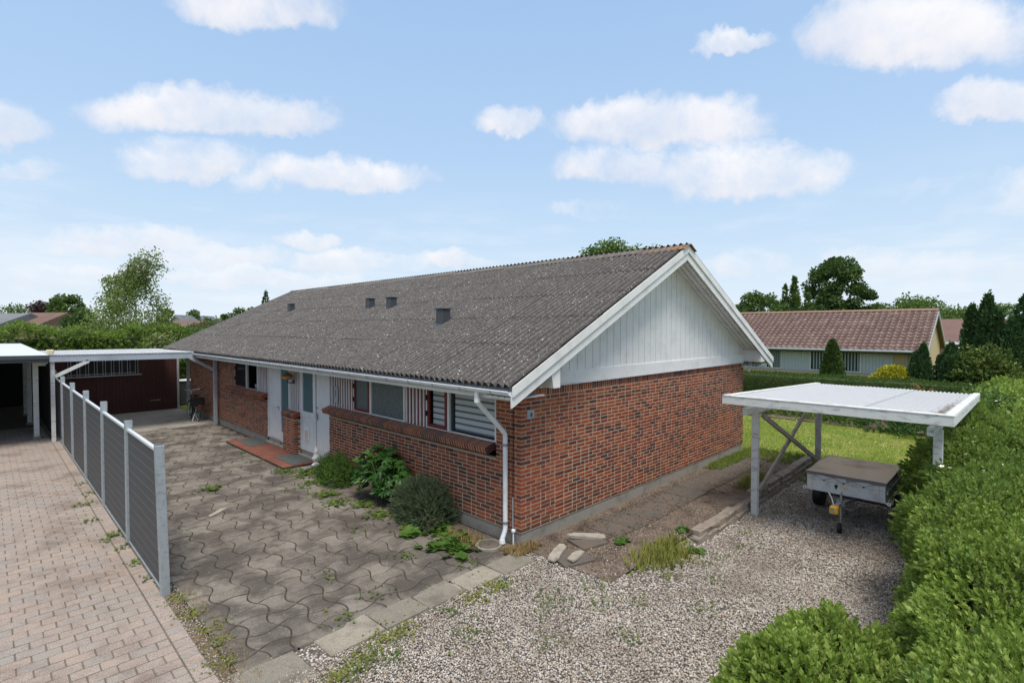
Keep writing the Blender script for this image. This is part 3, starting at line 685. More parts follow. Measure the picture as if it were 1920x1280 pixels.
# doors, windows and slatted panels set in the facade
def vboards(nm, mat, x0, x1, y0, y1, z0, z1, w, gap, parent=house, namesub='door_board'):
    n = max(1, round((y1-y0)/w)); st = (y1-y0)/n
    for k in range(n): box(namesub, mat, parent, (x0, y0+st*k+gap/2, z0), (x1, y0+st*(k+1)-gap/2, z1), .003)
def slats(y0, y1, z0, z1=2.40, sp=.118):
    box('slat_backing', REDFR, house, (.050, y0, z0), (.070, y1, z1))
    n = max(2, round((y1-y0)/sp)); st = (y1-y0)/n
    for k in range(n): box('slat', WHITE, house, (.018, y0+st*(k+.5)-.016, z0), (.0485, y0+st*(k+.5)+.016, z1), .003)
    box('slat_rail', WHITE, house, (.010, y0, z0-.045), (.073, y1, z0-.002))
slats(5.36, 6.44, 1.535); slats(2.56, 3.26, 1.535); slats(10.56, 11.30, 1.50); slats(8.20, 8.90, 1.20)
def framed(y0, y1, z0, z1, sash=None, glass=FROST, muls=(), x=.03, nm='window', redf=True):
    w = box(nm, WHITE, house, (x, y0, z0-.055), (x+.07, y1, z0), .003)
    m = MB(); m.box((x+.001, y0, z1), (x+.07, y1, z1+.05)); m.box((x, y0, z0), (x+.07, y0+.05, z1)); m.box((x, y1-.05, z0), (x+.07, y1, z1))
    for q in muls: m.box((x-.006, q-.03, z0), (x+.07, q+.03, z1))
    m.build('frame', WHITE, w)
    return w
def red_sash(w, y0, y1, z0, z1, x=.012, mat=REDFR, t=.055):
    m = MB(); m.box((x, y0, z0), (x+.05, y0+t, z1)); m.box((x, y1-t, z0), (x+.05, y1, z1)); m.box((x+.001, y0+t, z0), (x+.05, y1-t, z0+t)); m.box((x+.001, y0+t, z1-t), (x+.05, y1-t, z1))
    m.build('sash', mat, w)
    m = MB()
    for zz in (z0+.25, z1-.25): m.box((x-.03, y1-.012, zz-.05), (x, y1+.008, zz+.05))
    m.build('hinge', BLACK, w)
Z0, Z1 = 1.565, 2.37
w = framed(3.27, 5.35, Z0, Z1, muls=(4.60,)); red_sash(w, 4.64, 5.29, Z0+.005, Z1)
box('pane', FROST, w, (.04, 4.70, Z0+.05), (.05, 5.235, Z1-.05)); box('pane', FROST, w, (.06, 3.32, Z0), (.068, 4.57, Z1))
w = framed(.585, 2.55, Z0, Z1, muls=(1.86,)); red_sash(w, 1.90, 2.49, Z0+.005, Z1)
box('pane', GLASS, w, (.04, 1.955, Z0+.05), (.044, 2.435, Z1-.05)); box('pane', GLASS, w, (.058, .635, Z0), (.062, 1.83, Z1))
m = MB(); m.box((.07, 1.76, Z0), (.13, 1.82, Z1)); m.build('window_reveal', ANTH, w)
for (a, b_) in ((1.92, 2.40), (.60, 1.74)):
    z = 2.375
    while z > 1.67:
        box('blind_band', BLIND, w, (.094, a, z-.074), (.098, b_, z)); box('blind_sheer', BLIND_D, w, (.100, a, z-.112), (.102, b_, z-.075)); z -= .112
box('window_seal_board', DARK, w, (.2, .4, 1.45), (.22, 2.7, 2.4))
w = framed(11.32, 13.34, 1.51, 2.36, muls=(12.30,)); red_sash(w, 12.33, 13.29, 1.515, 2.36, mat=DKRED)
box('pane', GLASSD, w, (.04, 12.39, 1.56), (.05, 13.23, 2.31)); box('pane', GLASS, w, (.06, 11.37, 1.51), (.068, 12.27, 2.36))
m = MB(); m.lathe([(.05, 0), (.07, .12), (.06, .13)], (.2, 11.6, 1.52), 10); m.lathe([(.05, 0), (.07, .12), (.06, .13)], (.2, 11.85, 1.52), 10); m.build('flower_pot', WHITE2, w, True)
# entrance : wooden leaf + tall glass panel
d1 = box('front_door', WHITE, house, (.045, 9.56, .20), (.09, 10.40, 2.33), .004)
vboards('d', WHITE, .030, .044, 9.58, 10.38, .24, 2.30, .10, .005, d1)
m = MB(); m.box((.02, 10.40, .10), (.10, 10.485, 2.40)); m.box((.02, 9.50, .10), (.10, 9.555, 2.40)); m.box((.021, 8.915, 2.33), (.10, 10.40, 2.41)); m.box((.02, 8.90, .10), (.10, 8.96, 2.32)); m.box((.021, 8.96, .20), (.10, 9.50, .46)); m.build('door_frame', WHITE, d1)
box('pane', FROST2, d1, (.05, 8.965, .465), (.065, 9.495, 2.32))
m = MB(); m.tube([(.03, 9.66, 1.16), (-.02, 9.66, 1.16), (-.025, 9.76, 1.16)], .011); m.box((.018, 9.64, 1.08), (.029, 9.69, 1.20)); m.build('handle', STEEL, d1, True)
# second door : glazed leaf with cat flap, and boarded leaf
d2 = box('side_panel_door', WHITE, house, (.045, 7.34, .20), (.09, 8.14, 1.10), .004)
vboards('d', WHITE, .030, .044, 7.43, 8.05, .42, 1.04, .10, .005, d2)
m = MB(); m.box((.02, 8.15, .10), (.10, 8.20, 2.40)); m.box((.02, 7.28, .10), (.10, 7.335, 2.40)); m.box((.025, 7.34, 1.10), (.09, 8.14, 1.24)); m.box((.025, 7.34, 1.24), (.09, 7.44, 2.33)); m.box((.025, 8.06, 1.24), (.09, 8.14, 2.33)); m.box((.021, 6.5, 2.33), (.10, 8.15, 2.41)); m.box((.028, 7.35, .21), (.044, 8.13, .40)); m.build('door_frame', WHITE, d2)
box('pane', FROST2, d2, (.05, 7.445, 1.245), (.065, 8.055, 2.325))
cf = box('cat_flap', WHITE2, d2, (.008, 7.66, .50), (.029, 7.93, .82), .006); box('flap', CREAM, cf, (.0, 7.71, .55), (.007, 7.88, .76), .003)
d3 = box('boarded_door', WHITE, house, (.045, 6.56, .20), (.09, 7.24, 2.33), .004)
vboards('d', WHITE, .030, .044, 6.57, 7.23, .24, 2.30, .095, .005, d3)
m = MB(); m.tube([(.03, 7.17, 1.22), (-.03, 7.17, 1.22), (-.035, 7.05, 1.22)], .012); m.box((.018, 7.145, 1.10), (.029, 7.20, 1.28)); m.lathe([(.02, 0), (.02, .03)], (0, 0, 0), 10, Matrix.Translation((.03, 7.17, 1.42)) @ Matrix.Rotation(-PI/2, 4, 'Y')); m.build('handle', STEEL, d3, True)
box('door_frame', WHITE, d3, (.02, 6.495, .10), (.10, 6.545, 2.40))
box('threshold', CONC, house, (-.06, 6.50, -.05), (.10, 10.50, .10), .006)
# number plate and lamp
npl = box('number_plate', GREYW, house, (-.022, 6.00, 1.66), (-.008, 6.20, 2.04), .003)
def text(body, name, mat, parent, size, M, ext=.002):
    cu = bpy.data.curves.new(name, 'FONT'); cu.body = body; cu.size = size; cu.extrude = ext; cu.align_x = 'CENTER'; cu.align_y = 'CENTER'
    t = bpy.data.objects.new('tmp_text', cu); COL.objects.link(t); bpy.context.view_layer.update()
    dg = bpy.context.evaluated_depsgraph_get(); me = bpy.data.meshes.new_from_object(t.evaluated_get(dg)); bpy.data.objects.remove(t)
    me.name = name; off = Matrix.Translation(-origin_of(parent)); me.transform(off @ M); me.materials.clear(); me.materials.append(mat)
    return link(name, me, parent)
FACM = Matrix(((0, 0, -1, 0), (-1, 0, 0, 0), (0, 1, 0, 0), (0, 0, 0, 1)))     # text facing -X, reading right = -Y
text('1', 'digit', ANTH, npl, .22, Matrix.Translation((-.024, 6.10, 1.87)) @ FACM)
m = MB(); m.tube([(-.01, 8.50, 1.98), (-.10, 8.50, 1.95), (-.17, 8.50, 1.98), (-.19, 8.50, 2.06)], .014); m.torus((-.03, 8.50, 1.99), (1, 0, 0), .05, .012, 14, 6); m.build('lamp_bracket', BLACK, house, True)
lm = MB().lathe([(.02, .0), (.075, .015), (.13, .06), (.15, .11), (.14, .115), (.10, .17), (.05, .205), (.0, .215)], (-.19, 8.50, 2.04), 20).build('wall_lamp', BRASS, house, True)
pl = box('junction_plate', GALV, house, (.135, -.016, 1.99), (.30, .001, 2.13), .006); box('plate_mark', ANTH, pl, (.20, -.019, 2.03), (.24, -.0165, 2.09))
# gable cladding
box('gable_trim', WHITE, house, (.38, -.045, 2.492), (8.98, -.003, 2.715), .004); box('trim_drip', WHITE2, house, (.38, -.055, 2.475), (8.98, -.002, 2.489))
BW = .2265; x = .06
box('gable_backing', WHITE, house, (1.0, -.004, 2.55), (8.1, .0, 2.70))
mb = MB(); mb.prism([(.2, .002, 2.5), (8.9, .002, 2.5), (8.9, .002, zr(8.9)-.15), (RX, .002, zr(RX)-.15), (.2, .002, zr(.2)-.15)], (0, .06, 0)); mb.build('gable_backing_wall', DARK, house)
while x < 9.0:
    x1 = min(x+BW-.012, 9.05); pts = [(x, 2.712), (x1, 2.712), (x1, zr(x1)-.15)]
    if x < RX < x1: pts.append((RX, zr(RX)-.15))
    pts.append((x, zr(x)-.15)); pts = [(a, -.024, max(b, 2.713)) for a, b in pts]
    if max(p[2] for p in pts) > 2.73: MB().prism(pts, (0, .022, 0)).build('gable_board', WHITE, house)
    x += BW
# roof underside, soffits, barge boards
def rk(x, dz): return (x, zr(x)+dz)
def rake(nm, mat, ya, yb, d0, d1, xa=EX-.02, xb=RX, cut=True):
    for s in (0, 1):
        P = [rk(xa, d0), rk(RX, d0), rk(RX, d1), rk(xa, d1)]
        if s: P = [(2*RX-a, b) for a, b in P]
        MB().prism([(a, ya, b) for a, b in P], (0, yb-ya, 0)).build(nm, mat, house)
rake('barge_board', WHITE, -.555, -.527, -.115, .025)
rake('barge_board_lower', WHITE, -.526, -.500, -.275, -.105)
rake('roof_deck', GREYW, -.499, 19.55, -.115, -.075)
for k in range(4): rake('soffit_board', WHITE, -.495+.122*k, -.495+.122*k+.102, -.150, -.128)
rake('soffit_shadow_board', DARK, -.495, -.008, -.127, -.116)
rake('barge_board_far', WHITE, 19.56, 19.59, -.2, .02)
for xx, nm in ((.20, 0), (8.98, 1)):                       # boxed rafter ends at the two corners
    a = (-.02, .36) if nm == 0 else (9.0, 9.42)
    MB().prism([(a[0] if nm else a[0]+.22, -.495, 2.52), (a[1] if nm == 0 else a[1]-.1, -.495, 2.52), (a[1], -.495, zr(a[1])-.155), (a[0] if nm else a[0]+.15, -.495, zr(a[0]+(.15 if nm == 0 else 0))-.155)], (0, .485, 0)).build('rafter_end', WHITE, house)
beam('rafter_strut', WHITE, house, (9.12, -.12, 2.22), (9.30, -.12, 2.50), .05, .06)
box('eaves_soffit', GREYW, house, (-.60, -.49, 2.425), (-.002, HL+.4, 2.445)); box('eaves_fascia', WHITE, house, (-.655, -.495, 2.40), (-.602, HL+.45, 2.56), .003)
box('eaves_soffit', GREYW, house, (9.09, -.49, 2.425), (9.68, HL+.4, 2.445))
# corrugated sheets
PT = .1439; NW = 7; SW = PT*NW; cols = 20; 
rows = [-.74, .37, 1.34, 2.32, 3.32, 4.56]
def corr(nw, ln, amp=.040, pt=PT, seg=8, thick=.007):
    n = nw*seg+1; u = np.linspace(0, nw*pt, n); z = amp*np.cos(2*PI*u/pt) if pt > .16 or pt < .12 else amp*(2*np.abs(np.cos(PI*u/pt))**1.15-1)
    # slightly peaked profile
    V = np.vstack([np.c_[u, np.zeros(n), z], np.c_[u, np.full(n, ln), z], np.c_[u, np.zeros(n), z-thick], np.c_[u, np.full(n, ln), z-thick], np.c_[u, np.zeros(n), z], np.c_[u, np.zeros(n), z-thick]])
    i = np.arange(n-1)
    F = np.vstack([np.c_[i, i+1, n+i+1, n+i], np.c_[5*n+i, 5*n+i+1, 4*n+i+1, 4*n+i], np.c_[3*n+i, 3*n+i+1, 2*n+i+1, 2*n+i]])
    return V, F
sheets = {}
for r in range(5):
    ln = (rows[r+1]-rows[r])/math.cos(TH)+(.13 if r < 4 else .02)
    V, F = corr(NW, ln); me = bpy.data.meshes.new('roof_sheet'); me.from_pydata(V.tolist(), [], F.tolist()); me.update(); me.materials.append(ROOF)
    me.polygons.foreach_set('use_smooth', np.ones(len(F), dtype=bool)); me.update()
    sheets[r] = me
ys = -.545
for r in range(5):
    for c in range(cols):
        y0 = ys+SW*c; x0 = rows[r]
        o = link('roof_sheet', sheets[r], house, (x0, y0+SW+random.uniform(-.004, .004), zr(x0)+.028+random.uniform(-.004, .004)))
        # local x -> -Y, local y -> up slope, z -> normal ; upper sheet end tucked under the next row
        tl = TH-.010*(1 if r < 4 else .3)+random.gauss(0, .0012)
        ex = Vector((0, -1, 0)); ey = Vector((math.cos(tl), 0, math.sin(tl))); ez = ex.cross(ey)
        o.rotation_euler = Matrix((ex, ey, ez)).transposed().to_euler()
V, F = corr(NW*cols, 5.95); tl = TH
Vw = np.stack([2*RX-EX+.02-V[:, 1]*math.cos(tl), ys+V[:, 0], EZ-.0+V[:, 1]*math.sin(tl)+V[:, 2]], 1)
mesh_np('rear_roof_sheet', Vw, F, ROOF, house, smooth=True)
# ridge capping : overlapping angled caps
yy = -.60; k = 0
while yy < 18.6:
    L = 1.16; m = MB(); hz = zr(RX)+.050+(.012 if k % 2 else 0)
    prof = [(-.27, -.118), (-.14, -.055), (-.05, -.004), (0, .010), (.05, -.004), (.14, -.055), (.27, -.118)]
    P0 = [(RX+a, yy, hz+b) for a, b in prof]; P1 = [(RX+a*1.02, yy+L, hz+b-.012) for a, b in prof]
    Q0 = [(p[0], p[1], p[2]-.018) for p in P0]; Q1 = [(p[0], p[1], p[2]-.018) for p in P1]; n = 7
    fs = [(i, i+1, n+i+1, n+i) for i in range(6)]+[(2*n+i, 2*n+i+1, i+1, i) for i in range(6)]+[(0, n, 3*n, 2*n), (n-1, 2*n-1, 4*n-1, 3*n-1)]+[(n+i, n+i+1, 3*n+i+1, 3*n+i) for i in range(6)]
    m.add(P0+P1+Q0+Q1, fs); m.build('ridge_cap', RIDGE, house, True); yy += 1.08; k += 1
# roof vents
for (x, y, s) in ((2.28, 14.19, .9), (2.21, 8.32, .9), (2.13, 7.04, .95), (1.21, 3.52, 1.0)):
    z = zr(x); v = MB().box((x-.11*s, y-.12*s, z-.06), (x+.11*s, y+.12*s, z+.31*s), None, .008).build('roof_vent', ANTH, house)
    MB().box((x-.135*s, y-.145*s, z+.315*s), (x+.135*s, y+.145*s, z+.345*s), None, .008).build('vent_cap', ANTH, v)
    m = MB(); ex = Vector((math.cos(TH), 0, math.sin(TH)))
    m.prism([(x-.30*s, y-.2*s, zr(x-.30*s)+.045), (x+.26*s, y-.2*s, zr(x+.26*s)+.045), (x+.26*s, y+.2*s, zr(x+.26*s)+.045), (x-.30*s, y+.2*s, zr(x-.30*s)+.045)], (0, 0, -.012)); m.build('flashing', ANTH, v)
# gutter
m = MB(); gxc, gzc, gr = -.735, 2.545, .062
n = 9; P = [(gxc-gr*math.cos(PI*k/(n-1)), gzc-gr*math.sin(PI*k/(n-1))) for k in range(n)]; Pi = [(gxc+(a-gxc)*.92, gzc+(b-gzc)*.92) for a, b in P]
lp = P+Pi[::-1]; y0, y1 = -.50, 19.7
m.prism([(a, y0, b) for a, b in lp], (0, y1-y0, 0)); m.prism([(a, y0-.012, b) for a, b in P], (0, .012, 0)); m.prism([(a, y1, b) for a, b in P], (0, .012, 0))
m.tube([(gxc-gr, y0, gzc+.002), (gxc-gr, y1, gzc+.002)], .009, 6)
g = m.build('gutter', WHITE2, house, True)
for k in range(28):
    y = -.15+k*.69; mm = MB(); Pb = [(gxc-(gr+.004)*math.cos(PI*q/8), gzc-(gr+.004)*math.sin(PI*q/8)) for q in range(9)]; Pc = [(gxc+(a-gxc)*1.07, gzc+(b-gzc)*1.07) for a, b in Pb]
    mm.prism([(a, y, b) for a, b in Pb+Pc[::-1]], (0, .028, 0)); mm.build('gutter_clip', plain('clip_grey', (.35, .36, .38), .5) if k == 0 else bpy.data.materials['clip_grey'], g)
m = MB(); m.tube([(9.82, -.5, 2.53), (9.82, HL+.3, 2.53)], .06, 10); m.build('rear_gutter', WHITE2, house, True)
dp = MB().tube([(gxc, .21, 2.50), (gxc, .215, 2.36), (gxc+.03, .22, 2.32), (-.12, .265, 1.79), (-.085, .27, 1.74), (-.082, .27, 1.66), (-.082, .27, .26), (-.09, .268, .20), (-.15, .262, .10), (-.16, .26, .04)], .040, 14).build('downpipe', WHITE2, house, True)
for z in (1.58, .33): MB().lathe([(.047, -.02), (.047, .02)], (-.082, .27, z), 14).box((-.04, .255, z-.01), (.0, .285, z+.01)).build('pipe_clip', plain('zinc_clip', (.3, .31, .33), .4, .5) if z > 1 else bpy.data.materials['zinc_clip'], dp, True)
MB().lathe([(.050, -.03), (.050, .03)], (gxc+.01, .217, 2.36), 14).build('pipe_collar', WHITE2, dp, True)
MB().lathe([(.052, -.0), (.045, .06)], (-.16, .26, .02), 14).build('pipe_foot', WHITE2, dp, True)
MB().tube([(-.012, .165, 2.40), (-.012, .163, 1.4), (-.013, .168, .72)], .006, 6).build('cable', BLACK, house); MB().tube([(-.015, .168, .74), (-.015, .165, .02)], .012, 8).build('conduit', GALV, house)
MB().tube([(.03, -.06+.0, 0), (.03, -.06, .21)], .012, 8).lathe([(.02, 0), (.035, .02), (.032, .05), (.01, .06)], (.03, -.06, .20), 12).build('tmp', WHITE2, house, True).name = 'vent_pipe'
pv = bpy.data.objects['vent_pipe']; pv.location = (-.09, .17, 0)

# patio tiles at the entrance
pat = tag(MB().box((-.86, 7.15, -.05), (-.065, 11.40, .045)).build('entrance_patio', JOINT), kind='structure')
ny = 14; nx = 3
tm = MB().box((-.128, -.147, -.02), (.128, .147, 0), None, .004).mesh('terracotta_tile', TILE)
for i in range(nx):
    for j in range(ny):
        o = link('terracotta_tile', tm, pat, (-.73+.264*i, 7.305+.303*j, .062+random.uniform(-.001, .002))); o.rotation_euler = (R(random.gauss(0, .2)), R(random.gauss(0, .2)), 0)
for (y0, y1, lab) in ((7.22, 8.35, 'dark grey-green ribbed doormat at the door with the cat flap'), (10.1, 11.2, 'dark grey-green ribbed doormat in front of the plain front door')):
    o = MB().box((-.62, y0, .064), (-.09, y1, .072), None, .002).build('doormat', MAT_RUB); tag(o, lab, 'doormat', 'doormats on the entrance tiles')

# ------------------------------------------------------------------ garden gnome figure by the door
gn = thing('garden_figurine', (-.13, 6.93, .0), 'small white plaster garden figurine beside the boarded door', 'figurine')
gb = (-.13, 6.93)
MB().lathe([(.085, 0), (.09, .05), (.06, .07), (.085, .12), (.095, .17), (.07, .24), (.055, .29), (.03, .30)], (gb[0], gb[1], .02), 14).build('body', plain('plaster', (.62, .61, .60), .8, dirt=(.35, .34, .32), dsc=12, damt=.6), gn, True)
PLA = bpy.data.materials['plaster']
MB().lathe([(.02, 0), (.05, .02), (.058, .06), (.05, .09), (.035, .12), (.02, .17), (.004, .20)], (gb[0], gb[1], .30), 12).build('head', PLA, gn, True)
for s in (-1, 1): MB().tube([(gb[0]-.01, gb[1]+s*.06, .27), (gb[0]-.05, gb[1]+s*.09, .20), (gb[0]-.085, gb[1]+s*.03, .19)], [.022, .02, .016], 8).build('arm', PLA, gn, True)
MB().lathe([(.04, 0), (.045, .03), (.02, .05)], (gb[0]-.08, gb[1], .02), 10).build('foot', PLA, gn, True)

# ------------------------------------------------------------------ drain cover
dc = thing('drain_cover', (-.36, .36, 0), 'round concrete drain cover in the weeds below the downpipe', 'drain cover')
MB().lathe([(.21, -.03), (.21, .03), (.17, .035), (.165, .015)], (-.36, .36, 0), 28).build('ring', CONC, dc, True)
MB().lathe([(.160, .0), (.160, .035), (.15, .042)], (-.36, .36, 0), 28).build('lid', DKFLAG, dc, True)

# ------------------------------------------------------------------ composite fence
fn = thing('panel_fence', (-4.31, 2.25, 0), 'anthracite plank fence with galvanised posts between the two driveways', 'fence')
py_ = [2.25, 4.55, 6.98, 9.44, 11.90, 14.35, 16.8]; ph = [1.95, 1.97, 2.03, 2.03, 2.03, 2.03, 2.08]
for k, (y, h) in enumerate(zip(py_, ph)):
    lean = (-.022, -.02) if k == 0 else (random.gauss(0, .006), random.gauss(0, .006))
    m = MB(); Mx = Matrix.Translation((-4.31, y, 0)) @ Matrix(((1, 0, lean[0], 0), (0, 1, lean[1]*.3, 0), (0, 0, 1, 0), (0, 0, 0, 1)))
    m.box((-.05, -.05, -.2), (.05, .05, h), Mx, .004); p = m.build('post', GALV, fn)
    MB().box((-.044, -.044, h), (.044, .044, h+.006), Mx).build('post_cap', ANTH, p)
for k in range(6):
    ya, yb = py_[k]+.052, py_[k+1]-.052; zt = 1.80
    npl_ = 12; hh = (zt-.06)/npl_
    for q in range(npl_):
        z0 = .05+hh*q
        box('plank', FENCEG, fn, (-4.322, ya, z0+.005), (-4.298, yb, z0+hh-.004), .003)
    box('plank_tongue', FENCEL, fn, (-4.3205, ya, .05), (-4.2995, yb, zt))
    MB().box((-4.335, ya, zt+.004), (-4.285, yb, zt+.045), None, .004).build('top_rail', ALU, fn)
    MB().box((-4.333, ya, .012), (-4.287, yb, .048), None, .003).build('bottom_rail', GALV, fn)

# ------------------------------------------------------------------ carport left of the house (white roof)
cp = thing('house_carport', (-2.4, 15.2, 0), 'flat white roofed carport between the house and the dark red shed', 'carport')
m = MB(); m.beam((-4.72, 15.2, 2.52), (.0, 15.2, 2.475), .05, .19); m.build('front_beam', BLUEGR, cp)
box('rear_beam', GREYW, cp, (-4.6, 20.9, 2.36), (-.5, 20.95, 2.54)); box('side_beam', GREYW, cp, (-4.62, 15.23, 2.38), (-4.57, 20.9, 2.55)); 
V, F = corr(60, 5.95, .012, .066, 6, .004)
Vw = np.stack([-4.72+V[:, 0]*1.02, 15.15+V[:, 1], 2.64+V[:, 2]-V[:, 0]*.008-V[:, 1]*.010], 1); mesh_np('roof_sheet', Vw, F, POLY, cp, smooth=True)
for (x, y, w, d, h) in ((-4.47, 15.3, .10, .10, 2.43), (-.12, 15.02, .10, .12, 2.43), (-.03, 18.9, .10, .10, 2.4)): box('post', GREYW if x > -1 else WOODW, cp, (x-w/2, y-d/2, -.05), (x+w/2, y+d/2, h), .004)
beam('brace', WOODW, cp, (-4.42, 15.2, 1.98), (-3.62, 15.2, 2.42), .05, .10); beam('brace', GREYW, cp, (-.16, 15.1, 1.95), (-.85, 15.17, 2.40), .05, .10)
for k in range(5): box('rafter', OLDW, cp, (-4.6, 16.3+k*1.1, 2.42), (-.75, 16.35+k*1.1, 2.53))
sh = thing('garden_shed', (-2.1, 20.3, 0), 'dark red boarded shed wall closing the back of the carport', 'shed')
x = -4.05
while x < -.14: box('wall_board', DKRED, sh, (x, 20.25, .02), (min(x+.118, -.13), 20.275, 2.42)); x += .121
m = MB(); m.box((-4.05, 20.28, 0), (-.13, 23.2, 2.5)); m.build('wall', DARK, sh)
box('corner_post', GREYW, sh, (-.13, 20.22, 0), (-.05, 20.32, 2.35)); 
ww = box('window', DARK, sh, (-3.75, 20.235, 1.58), (-1.5, 20.249, 2.15)); m = MB()
m.box((-3.78, 20.17, 1.53), (-1.38, 20.232, 1.57)); m.box((-3.75, 20.18, 1.63), (-1.6, 20.21, 1.65))
for k in range(9):
    for dx in (0, .085): m.box((-3.70+k*.262+dx, 20.19, 1.57), (-3.685+k*.262+dx, 20.21, 2.17))
m.build('window_lattice', GREYW, ww)
box('ledge', OLDW, sh, (-1.1, 20.2, .42), (-.75, 20.245, .45))
bn = thing('wheelie_bin', (.45, 21.7, 0), 'dark bin with a pale lid in the gap beside the shed', 'bin')
MB().prism([(.2, 21.45, 0), (.75, 21.45, 0), (.75, 22.0, 0), (.2, 22.0, 0)], (0, 0, 1.02)).build('body', ANTH, bn); MB().box((.17, 21.4, 1.03), (.78, 22.05, 1.09), None, .02).build('lid', WHITE2, bn)
# drop strip of white block on the carport roof edge
tag(MB().box((-4.60, 15.22, 2.665), (-4.42, 15.42, 2.79), None, .02).build('cream_block', CREAM), 'cream coloured block lying on the front left corner of the carport roof', 'block')

# neighbour's carport at the left edge
nc = thing('neighbour_carport', (-6.5, 15, 0), 'dark open carport with pale felt roof and dark fascia at the left edge', 'carport')
m = MB(); z1, z2 = 2.66, 2.74
m.prism([(-4.60, 14.5, z1), (-10.5, 14.5, z2), (-10.5, 31, z2), (-4.60, 31, z1)], (0, 0, -.05)); m.build('roof', FELT, nc)
m = MB(); m.prism([(-4.58, 14.44, 2.655), (-10.5, 14.44, 2.735), (-10.5, 14.44, 2.60), (-4.58, 14.44, 2.55)], (0, .05, 0)); m.build('fascia', ANTH, nc)
m = MB(); m.prism([(-4.62, 14.48, 2.548), (-10.5, 14.48, 2.598), (-10.5, 14.48, 2.50), (-4.62, 14.48, 2.46)], (0, .05, 0)); m.build('fascia_lower', ANTH, nc)
MB().box((-4.63, 14.5, 2.45), (-4.585, 31, 2.64)).build('side_fascia', ANTH, nc)
for y in (16.25, 19.7, 22.2): box('post', WOODW, nc, (-4.87, y-.07, .08), (-4.74, y+.07, 2.45), .005); box('post_foot', CONC, nc, (-4.90, y-.09, -.05), (-4.71, y+.09, .079))
box('beam', WOODW, nc, (-4.9, 15.6, 2.30), (-4.6, 15.7, 2.44)); 
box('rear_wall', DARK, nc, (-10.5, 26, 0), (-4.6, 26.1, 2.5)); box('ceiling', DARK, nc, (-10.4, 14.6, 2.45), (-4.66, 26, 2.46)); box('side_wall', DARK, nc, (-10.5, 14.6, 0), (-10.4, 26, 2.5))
dkf = thing('dark_board_fence', (-4.44, 17, 0), 'near-black board fence between the two carports', 'fence')
y = 16.95
while y < 26: box('board', DARK, dkf, (-4.45, y, .03), (-4.42, y+.14, 2.35)); y += .145

# ------------------------------------------------------------------ bicycle
bk = thing('bicycle', (-.42, 16.4, 0), 'black city bicycle with a rear basket and red light parked by the brick wall', 'bicycle')
X_ = -.42; yb, yf = 16.05, 17.1; rw = .33
for (y, nm) in ((yb, 0), (yf, 1)):
    w = MB().torus((X_, y, rw), (1, 0, 0), rw-.018, .018, 30, 8).build('wheel', BLACK, bk, True)
    MB().torus((X_, y, rw), (1, 0, 0), rw-.045, .010, 30, 6).build('rim', ALU, w, True)
    m = MB()
    for k in range(16): a = 2*PI*k/16; m.tube([(X_, y, rw), (X_, y+(rw-.04)*math.cos(a), rw+(rw-.04)*math.sin(a))], .0015, 4)
    m.build('spokes', STEEL, w)
    m = MB().tube([(X_, y+(rw+.03)*math.cos(a), rw+(rw+.03)*math.sin(a)) for a in np.linspace(R(10 if nm else -10), R(190), 14)], .012, 6); m.build('mudguard', BLACK, bk, True)
m = MB()
for p, q in (((X_, 16.50, .28), (X_, 16.35, .80)), ((X_, 16.50, .28), (X_, 16.93, .82)), ((X_, 16.42, .55), (X_, 16.92, .90)), ((X_, 16.35, .78), (X_, yb, rw)), ((X_, 16.50, .28), (X_, yb, rw)), ((X_, 16.90, 1.0), (X_, yf, rw))): m.tube([p, q], .016, 8)
m.build('frame', BLACK, bk, True)
MB().tube([(X_-.27, 16.72, 1.12), (X_-.24, 16.78, 1.13), (X_-.10, 16.90, 1.10), (X_, 16.90, 1.06), (X_+.10, 16.90, 1.10), (X_+.24, 16.78, 1.13), (X_+.27, 16.72, 1.12)], .012, 8).tube([(X_, 16.90, .95), (X_, 16.90, 1.07)], .014, 8).build('handlebar', ALU, bk, True)
for s in (-1, 1): MB().tube([(X_+s*.27, 16.74, 1.12), (X_+s*.30, 16.62, 1.11)], .017, 8).build('grip', BLACK, bk, True)
MB().prism([(X_-.10, 16.20, .90), (X_+.10, 16.20, .90), (X_+.03, 16.48, .92), (X_-.03, 16.48, .92)], (0, 0, .05)).tube([(X_, 16.34, .78), (X_, 16.34, .9)], .012, 6).build('saddle', BLACK, bk)
m = MB()
for s in (-1, 1): m.box((X_+s*.17-.01, 15.85, .60), (X_+s*.17+.01, 16.2, .86))
m.box((X_-.17, 15.85, .60), (X_+.17, 15.87, .86)); m.box((X_-.17, 16.18, .60), (X_+.17, 16.20, .86)); m.box((X_-.17, 15.85, .59), (X_+.17, 16.2, .605)); m.build('basket', BLACK, bk)
RED = plain('red_lens', (.55, .01, .012), .3); MB().lathe([(.035, 0), (.03, .02)], (0, 0, 0), 12, Matrix.Translation((X_, 15.80, .60)) @ Matrix.Rotation(PI/2, 4, 'X')).build('rear_light', RED, bk, True)
MB().tube([(X_-.03, 16.25, .34), (X_-.16, 16.15, .02)], .009, 6).build('kickstand', ALU, bk); MB().tube([(X_-.12, 16.5, .24), (X_+.12, 16.5, .32)], .008, 6).box((X_-.19, 16.46, .20), (X_-.11, 16.55, .23)).box((X_+.11, 16.46, .31), (X_+.19, 16.55, .34)).build('pedals', BLACK, bk)
